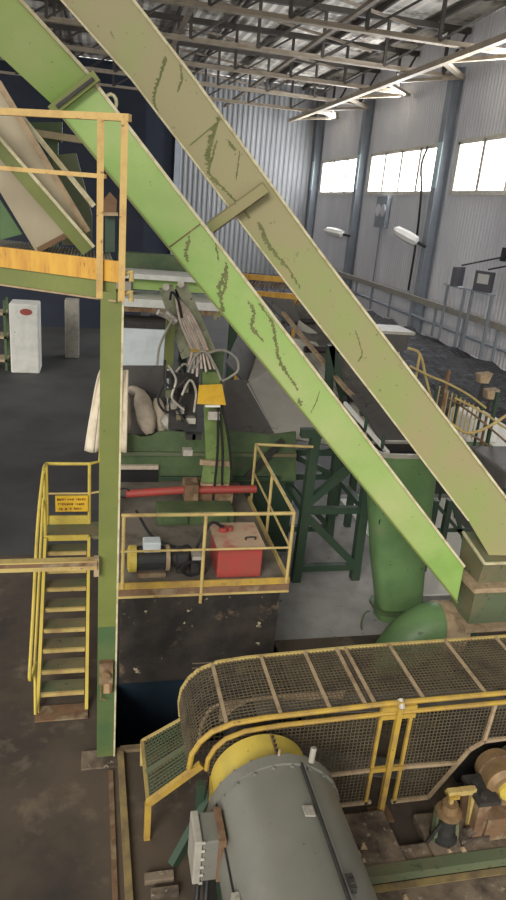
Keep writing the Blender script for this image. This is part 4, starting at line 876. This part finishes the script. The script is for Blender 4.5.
# sloping end panel
e0, e1 = V((.50, YF, .46)), V((.92, YF, .82)); f0, f1 = V((.50, YBK+.06, .30)), V((.93, YBK, .62))
b = MB(); n = 13
for i in range(n+1):
    f = i/n; b.bar(e0.lerp(e1, f), f0.lerp(f1, f), .01)
    if f < 1: 
        b.bar(e0.lerp(f0, f), e0.lerp(e1, 1-f) .lerp(f0.lerp(f1, 1-f), 1), .009)
        b.bar(e0.lerp(e1, f), f1.lerp(e1, f), .009)
for j in range(1, 18):
    f = j/18; b.bar(e0.lerp(f0, f), e1.lerp(f1, f), .009)
b.build('end_mesh', 'teal', t)
b = MB(); b.bar(e0, e1+V((.08, 0, .06)), .05, .07); b.bar(e0, V((.50, YF, 0)), .06, .06); b.build('end_edge', 'yellow', t)
b = MB(); b.bar(f0, f1, .035, .035); b.bar(f0, e0, .035, .035); b.bar(f0, V((.5, YBK, 0.02)), .035); b.build('end_frame', 'pale_yellow', t)
b = MB(); b.bar(e0.lerp(f0, .45), e1.lerp(f1, .45), .07, .02); b.build('end_crossbar', 'teal', t)
# dark pulleys + belt added inside for the darkness behind the mesh
t = thing('added_drive_pulley', 'dark belt pulleys and belt added to darken the inside of the wire mesh guard', 'pulley', (1.6, 5.45, 0))
b = MB(); b.cyl((1.6, 5.35, .84), (1.6, 5.75, .84), .30, 28); b.build('added_small_pulley', 'dark', t)
b = MB(); b.cyl((4.55, 5.35, .35), (4.55, 5.75, .35), .62, 36); b.build('added_large_pulley', 'dark', t)
b = MB(); b.cyl((1.6, 4.6, .84), (1.6, 5.34, .84), .06, 12); b.build('shaft', 'dark', t)
b = MB(); b.slab([(1.6, 5.4, 1.16), (4.55, 5.4, .99), (4.55, 5.4, .975), (1.6, 5.4, 1.145)], (0, .3, 0)); b.slab([(1.6, 5.4, .54), (4.55, 5.4, -.2), (4.55, 5.4, -.215), (1.6, 5.4, .525)], (0, .3, 0)); b.build('belt', 'belt', t)
t = thing('wheel_cover', 'round dark green wheel cover at the right edge below the guard', 'cover', (4.65, 5.0, .1))
b = MB(); b.cyl((4.70, 4.98, .22), (4.70, 5.08, .22), .66, 40); b.build('disc', 'mid_green', t, smooth=True)
b = MB(); b.arc((4.70, 0, .22), .68, .63, 4.95, 4.99, .6, math.pi-.1, 24); b.build('rim', 'mid_green', t)

# ------------------------------------------------------------------ big motor
MX, MZ, MR, MY = 1.595, .81, .605, 4.58
t = thing('large_electric_motor', 'large grey drum-shaped electric motor in the foreground', 'motor', (MX, 3.7, 0))
b = MB(); b.tube([(MX, MY, MZ), (MX, MY-.06, MZ), (MX, MY-.07, MZ), (MX, 2.6, MZ)], [MR-.02, MR, MR-.012, MR-.012], 64); b.build('drum', 'grey', t, smooth=True)
b = MB(); b.arc((MX, 0, MZ), MR+.012, MR-.02, MY-.10, MY+.01, -.5, math.pi+.5, 48); b.build('end_ring', 'grey', t)
for i in range(10):
    a = math.radians(15+i*16.5); b = MB(); c0 = V((MX+(MR-.01)*math.cos(a), MY+.03, MZ+(MR-.01)*math.sin(a))); b.cyl(c0, c0+V((0, -.16, 0)), .018, 8); b.build('flange_bolt', 'grey', t)
a = math.radians(68)
def onm(ad, y, r=MR): a = math.radians(ad); return V((MX+r*math.cos(a), y, MZ+r*math.sin(a)))
for ad, w_ in ((72, .02), (70, .012)):
    b = MB(); b.bar(onm(ad, MY-.08), onm(ad, 2.65), w_, .03, up=(math.cos(math.radians(ad)), 0, math.sin(math.radians(ad)))); b.build('split_seam', 'dark' if ad == 72 else 'grey', t)
b = MB(); b.bar(onm(158, MY-.1, MR-.005), onm(158, 2.65, MR-.005), .012, .02); b.build('side_seam', 'dark', t)
b = MB(); c0 = onm(80, 3.98, MR-.004); tx = V((math.sin(math.radians(80)), 0, -math.cos(math.radians(80)))); nn = V((math.cos(math.radians(80)), 0, math.sin(math.radians(80))))
b.slab([c0-tx*.045+V((0, -.05, 0)), c0+tx*.045+V((0, -.05, 0)), c0+tx*.045+V((0, .05, 0)), c0-tx*.045+V((0, .05, 0))], nn*.014); o = b.build('name_plate', 'greylt', t); o['label'] = 'small blank pale plate'
for ad, y in ((156, 3.55), (66, 3.35)):
    b = MB(); c0 = onm(ad, y); b.box(c0-V((.03, .06, .04)), c0+V((.03, .06, .04))); b.box(c0-V((.02, .03, .06)), c0+V((.02, .0, .06))); b.build('toggle_clamp', 'chrome' if ad > 90 else 'dark', t)
b = MB(); c0 = onm(62, MY-.05, MR+.02); b.cyl(c0, c0+V((.02, .03, .13)), .028, 10); b.build('oil_pipe', 'greylt', t)
b = MB(); b.cyl(onm(90, MY+.0, MR+.01), onm(90, MY+.0, MR+.07), .012, 8); b.build('eye_bolt', 'dust', t)
for x in (MX-.38, MX+.38):
    b = MB(); b.box((x-.12, 2.7, 0.06), (x+.12, 4.45, MZ-.3)); b.build('foot', 'dk_green', t)
b = MB(); b.box((MX-.62, 2.6, 0), (MX+.62, 4.65, .06)); b.build('bed_plate', 'dark', t)
# hood ring
t = thing('coupling_hood', 'yellow half-round hood over the shaft behind the big motor', 'hood', (MX-.03, 4.8, 0))
HXc = MX-.05
b = MB(); b.arc((HXc, 0, MZ+.02), .47, .44, 4.68, 4.98, math.radians(10), math.radians(178), 32); b.build('shell', 'yellow2', t, smooth=True)
b = MB(); b.arc((HXc, 0, MZ+.02), .45, .12, 4.96, 4.98, math.radians(10), math.radians(178), 32); b.build('back_plate', 'yellow', t)
b = MB(); b.box((HXc-.48, 4.68, .05), (HXc-.45, 4.98, MZ+.04)); b.box((HXc+.44, 4.68, .05), (HXc+.47, 4.98, MZ+.1)); b.build('side_leg', 'yellow', t)
for k in range(5):
    b = MB(); q = V((HXc+.06+.03, 4.71+k*.055, MZ+.02+.465)); b.cyl(q, q+V((0, 0, .02)), .012, 8); b.build('rivet', 'dark', t)
b = MB(); b.bar((HXc+.075, 4.68, MZ+.487), (HXc+.075, 4.98, MZ+.487), .014, .014); b.build('seam_strip', 'rust', t)
b = MB(); b.box((HXc-.53, 4.66, MZ-.12), (HXc-.44, 4.70, MZ+.12)); b.build('tab', 'yellow', t)
# junction box
t = thing('junction_box', 'grey bolted junction box on the left side of the big motor', 'box', (.93, 4.2, .5))
b = MB(); b.box((.86, 4.06, .66), (1.03, 4.36, 1.10)); b.build('body', 'grey', t, bevel=.012)
b = MB(); b.box((.79, 4.05, .65), (.855, 4.37, 1.12)); b.build('cover', 'greylt', t, bevel=.01)
b = MB(); b.box((.99, 4.04, .66), (1.05, 4.38, 1.12)); b.build('neck', 'rust', t)
for k in range(6):
    z = .66+k*.09; b = MB(); b.cyl((.845, 4.05, z), (.875, 4.05, z), .012, 8); b.build('bolt', 'chrome', t)
for x in (.82, .9):
    b = MB(); b.tube(smoothpath([(x+.05, 4.2, .62), (x+.03, 4.1, .4), (x-.02, 3.9, .2), (x-.05, 3.5, .04)], 5), .025, 8); b.build('cable', 'black', t, smooth=True)
t = thing('motor_support', 'dark teal angled support frame under the end of the belt guard', 'support', (1.05, 4.9, 0))
b = MB(); b.bar((.98, 4.95, .0), (.98, 4.95, .8), .07); b.build('upright', 'dk_green', t)
b = MB(); b.bar((.72, 4.7, .1), (1.15, 5.0, .72), .07, .1); b.build('brace', 'dk_green', t)
# ------------------------------------------------------------------ foundation at right
t = thing('machine_foundation', 'rough concrete foundation with painted yellow line under the guard', 'foundation', (3.6, 4.5, 0))
b = MB(); b.box((2.2, 4.33, 0), (2.98, 5.02, .12)); b.box((3.28, 4.33, 0), (5.4, 4.92, .12)); b.box((2.98, 4.33, 0), (3.28, 4.6, .10)); b.build('block', 'pad', t, bevel=.02)
b = MB(); b.box((2.3, 4.20, 0), (5.4, 4.27, .03)); o = b.build('yellow_line', 'kerb', t)
b = MB(); b.box((2.25, 3.0, 0), (5.4, 4.2, .022)); b.build('front_slab', 'pad', t)
for k in range(14):
    x, y = random.choice(((random.uniform(2.35, 2.9), random.uniform(4.45, 4.9)), (random.uniform(3.45, 3.65), random.uniform(4.4, 4.5)), (random.uniform(2.4, 4.2), random.uniform(3.7, 4.15))))
    z = .12 if y > 4.3 else .022; r = random.uniform(.015, .04); b = MB(); b.hexa([(x-r, y-r*.8, z), (x+r, y-r, z), (x+r*.8, y+r, z), (x-r*.9, y+r, z)], [(x-r*.5, y-r*.4, z+r), (x+r*.6, y-r*.5, z+r*.8), (x+r*.4, y+r*.5, z+r), (x-r*.5, y+r*.4, z+r*1.1)])
    tag(b.build('concrete_chip', 'dust'), 'small loose concrete chip lying on the foundation below the guard', 'chip', 'concrete chips on the foundation')
p = thing('green_channel_beam', 'green steel channel beam lying along the foundation edge', 'beam', (3.7, 4.3, .03))
b = MB(); b.box((2.3, 4.28, .03), (5.4, 4.32, .11)); b.box((2.3, 4.28, .11), (5.4, 4.40, .13)); b.build('channel', 'boxgreen', p)
t = thing('brake_actuator', 'dark brake actuator with brassy cap and yellow lever arm below the guard', 'actuator', (3.6, 4.7, .12))
ax, ay = AZ(444, 838, .12).x, 4.62
b = MB(); b.tube([(ax, ay, .12), (ax, ay, .16), (ax, ay, .18), (ax, ay, .42)], [.14, .14, .10, .09], 16); b.build('cylinder', 'dark', t, smooth=True)
b = MB(); b.tube([(ax, ay, .42), (ax, ay, .46), (ax, ay, .47), (ax, ay, .56)], [.13, .13, .085, .08], 16); b.build('cap', 'copper', t)
for d in (-.12, .13):
    b = MB(); b.bar((ax+d, ay-.03, .12), (ax+d*.8, ay+.05, .46), .035, .07); b.build('side_plate', 'boxgreen', t)
b = MB(); b.bar((ax, ay, .56), (ax, ay, .72), .035); b.bar((ax-.06, ay, .70), (ax+.22, ay, .70), .06, .06); b.bar((ax+.22, ay, .73), (ax+.27, ay, .2), .045, .05); b.build('lever', 'pale_yellow', t)
b = MB(); b.box((ax-.06, ay-.06, .66), (ax+.05, ay+.05, .69)); b.build('lever_eye', 'yellow', t)
b = MB(); b.box((ax+.14, ay-.14, .12), (ax+.44, ay+.12, .2)); b.cyl((ax+.18, ay-.1, .24), (ax+.42, ay-.05, .26), .045, 8); b.build('linkage', 'pad', t)
b = MB(); b.bar((ax-.2, ay-.05, .12), (ax-.12, ay-.1, .42), .03); b.build('rod', 'dark', t)
t = thing('bearing_bracket', 'dark rusty bolted bearing pedestal under the shaft cover', 'bracket', (4.0, 4.55, .12))
b = MB(); b.slab([(3.72, 4.5, .12), (3.82, 4.5, .12), (3.86, 4.5, .66), (3.72, 4.5, .66)], (0, .3, 0)); b.box((3.86, 4.5, .12), (4.25, 4.78, .40)); b.build('pedestal', 'rust', t)
b = MB(); b.box((3.68, 4.46, .64), (3.92, 4.82, .69)); b.build('foot_plate', 'dark', t)
for y in (4.53, 4.7):
    b = MB(); b.cyl((3.76, y, .69), (3.76, y, .73), .035, 6); b.build('bolt', 'dark', t)
t = thing('shaft_cover', 'ochre-brown cylindrical shaft housing with yellow end cap at the right edge', 'housing', (4.05, 4.6, .6))
b = MB(); b.tube([(4.12, 4.95, .66), (4.12, 4.93, .66), (4.06, 4.60, .70), (4.06, 4.58, .70)], [.17, .21, .21, .17], 28); b.build('shell', 'copper', t, smooth=True)
b = MB(); b.tube([(4.06, 4.58, .70), (4.05, 4.53, .70)], [.11, .10], 20); b.build('end_cap', 'yellow2', t, smooth=True)
b = MB(); b.arc((4.10, 0, .67), .218, .19, 4.80, 4.84, 0, 2*math.pi, 30); b.build('band', 'rust', t)
# kerbs and floor marks
k0 = AZ(128, 752, 0); k1 = AZ(118, 900, 0)
b = MB(); b.bar((.27, 6.3, .02), (.33, 3.0, .02), .07, .05); b.bar((.27, 6.29, .02), (.55, 6.29, .02), .07, .05); tag(b.build('yellow_kerb', 'kerb'), 'worn yellow painted kerb strip on the floor right of the green column', 'kerb')
b = MB(); b.bar((.16, 6.0, .008), (.20, 3.0, .008), .05, .025); tag(b.build('steel_edge_strip', 'rust'), 'rusty steel strip let into the floor beside the yellow kerb', 'strip')
b = MB(); b.box((.45, 4.6, 0), (.72, 4.68, .06)); b.box((.5, 4.45, 0), (.75, 4.52, .06)); tag(b.build('loose_timber', 'pad'), 'two short loose timbers lying on the floor left of the junction box', 'timber')

# ------------------------------------------------------------------ light
w = bpy.data.worlds.new('sky'); S.world = w; w.use_nodes = True
bg = w.node_tree.nodes['Background']; bg.inputs[0].default_value = (1.0, .98, .95, 1); bg.inputs[1].default_value = .95
fill_sun = bpy.data.lights.new('fill_sun', 'SUN'); fill_sun.energy = 2.3; fill_sun.angle = .5; fill_sun.color = (1, .95, .85)  # added warm fill from behind the camera, no direct beam enters the hall
so = bpy.data.objects.new('fill_sun', fill_sun); COL.objects.link(so)
so.rotation_euler = V((.45, .75, -.42)).to_track_quat('-Z', 'Y').to_euler(); so.location = (-5, -8, 10)
for a, b_ in wins:
    l = bpy.data.lights.new('window_daylight', 'AREA'); l.shape = 'RECTANGLE'; l.size = b_-a; l.size_y = WZ1-WZ0; l.energy = 1700; l.color = (.97, .98, 1)
    lo = bpy.data.objects.new('window_daylight', l); COL.objects.link(lo); lo.location = (XW-.1, (a+b_)/2, (WZ0+WZ1)/2)
    lo.rotation_euler = V((-1, 0, -.25)).to_track_quat('-Z', 'Y').to_euler()
    lo.rotation_euler = (V((-1, 0, -.2)).to_track_quat('-Z', 'Z')).to_euler()
vs_ = S.view_settings
S.display_settings.display_device = 'sRGB'; vs_.view_transform = 'Standard'; vs_.look = 'None'; vs_.gamma = 1; vs_.exposure = .4; vs_.use_curve_mapping = False
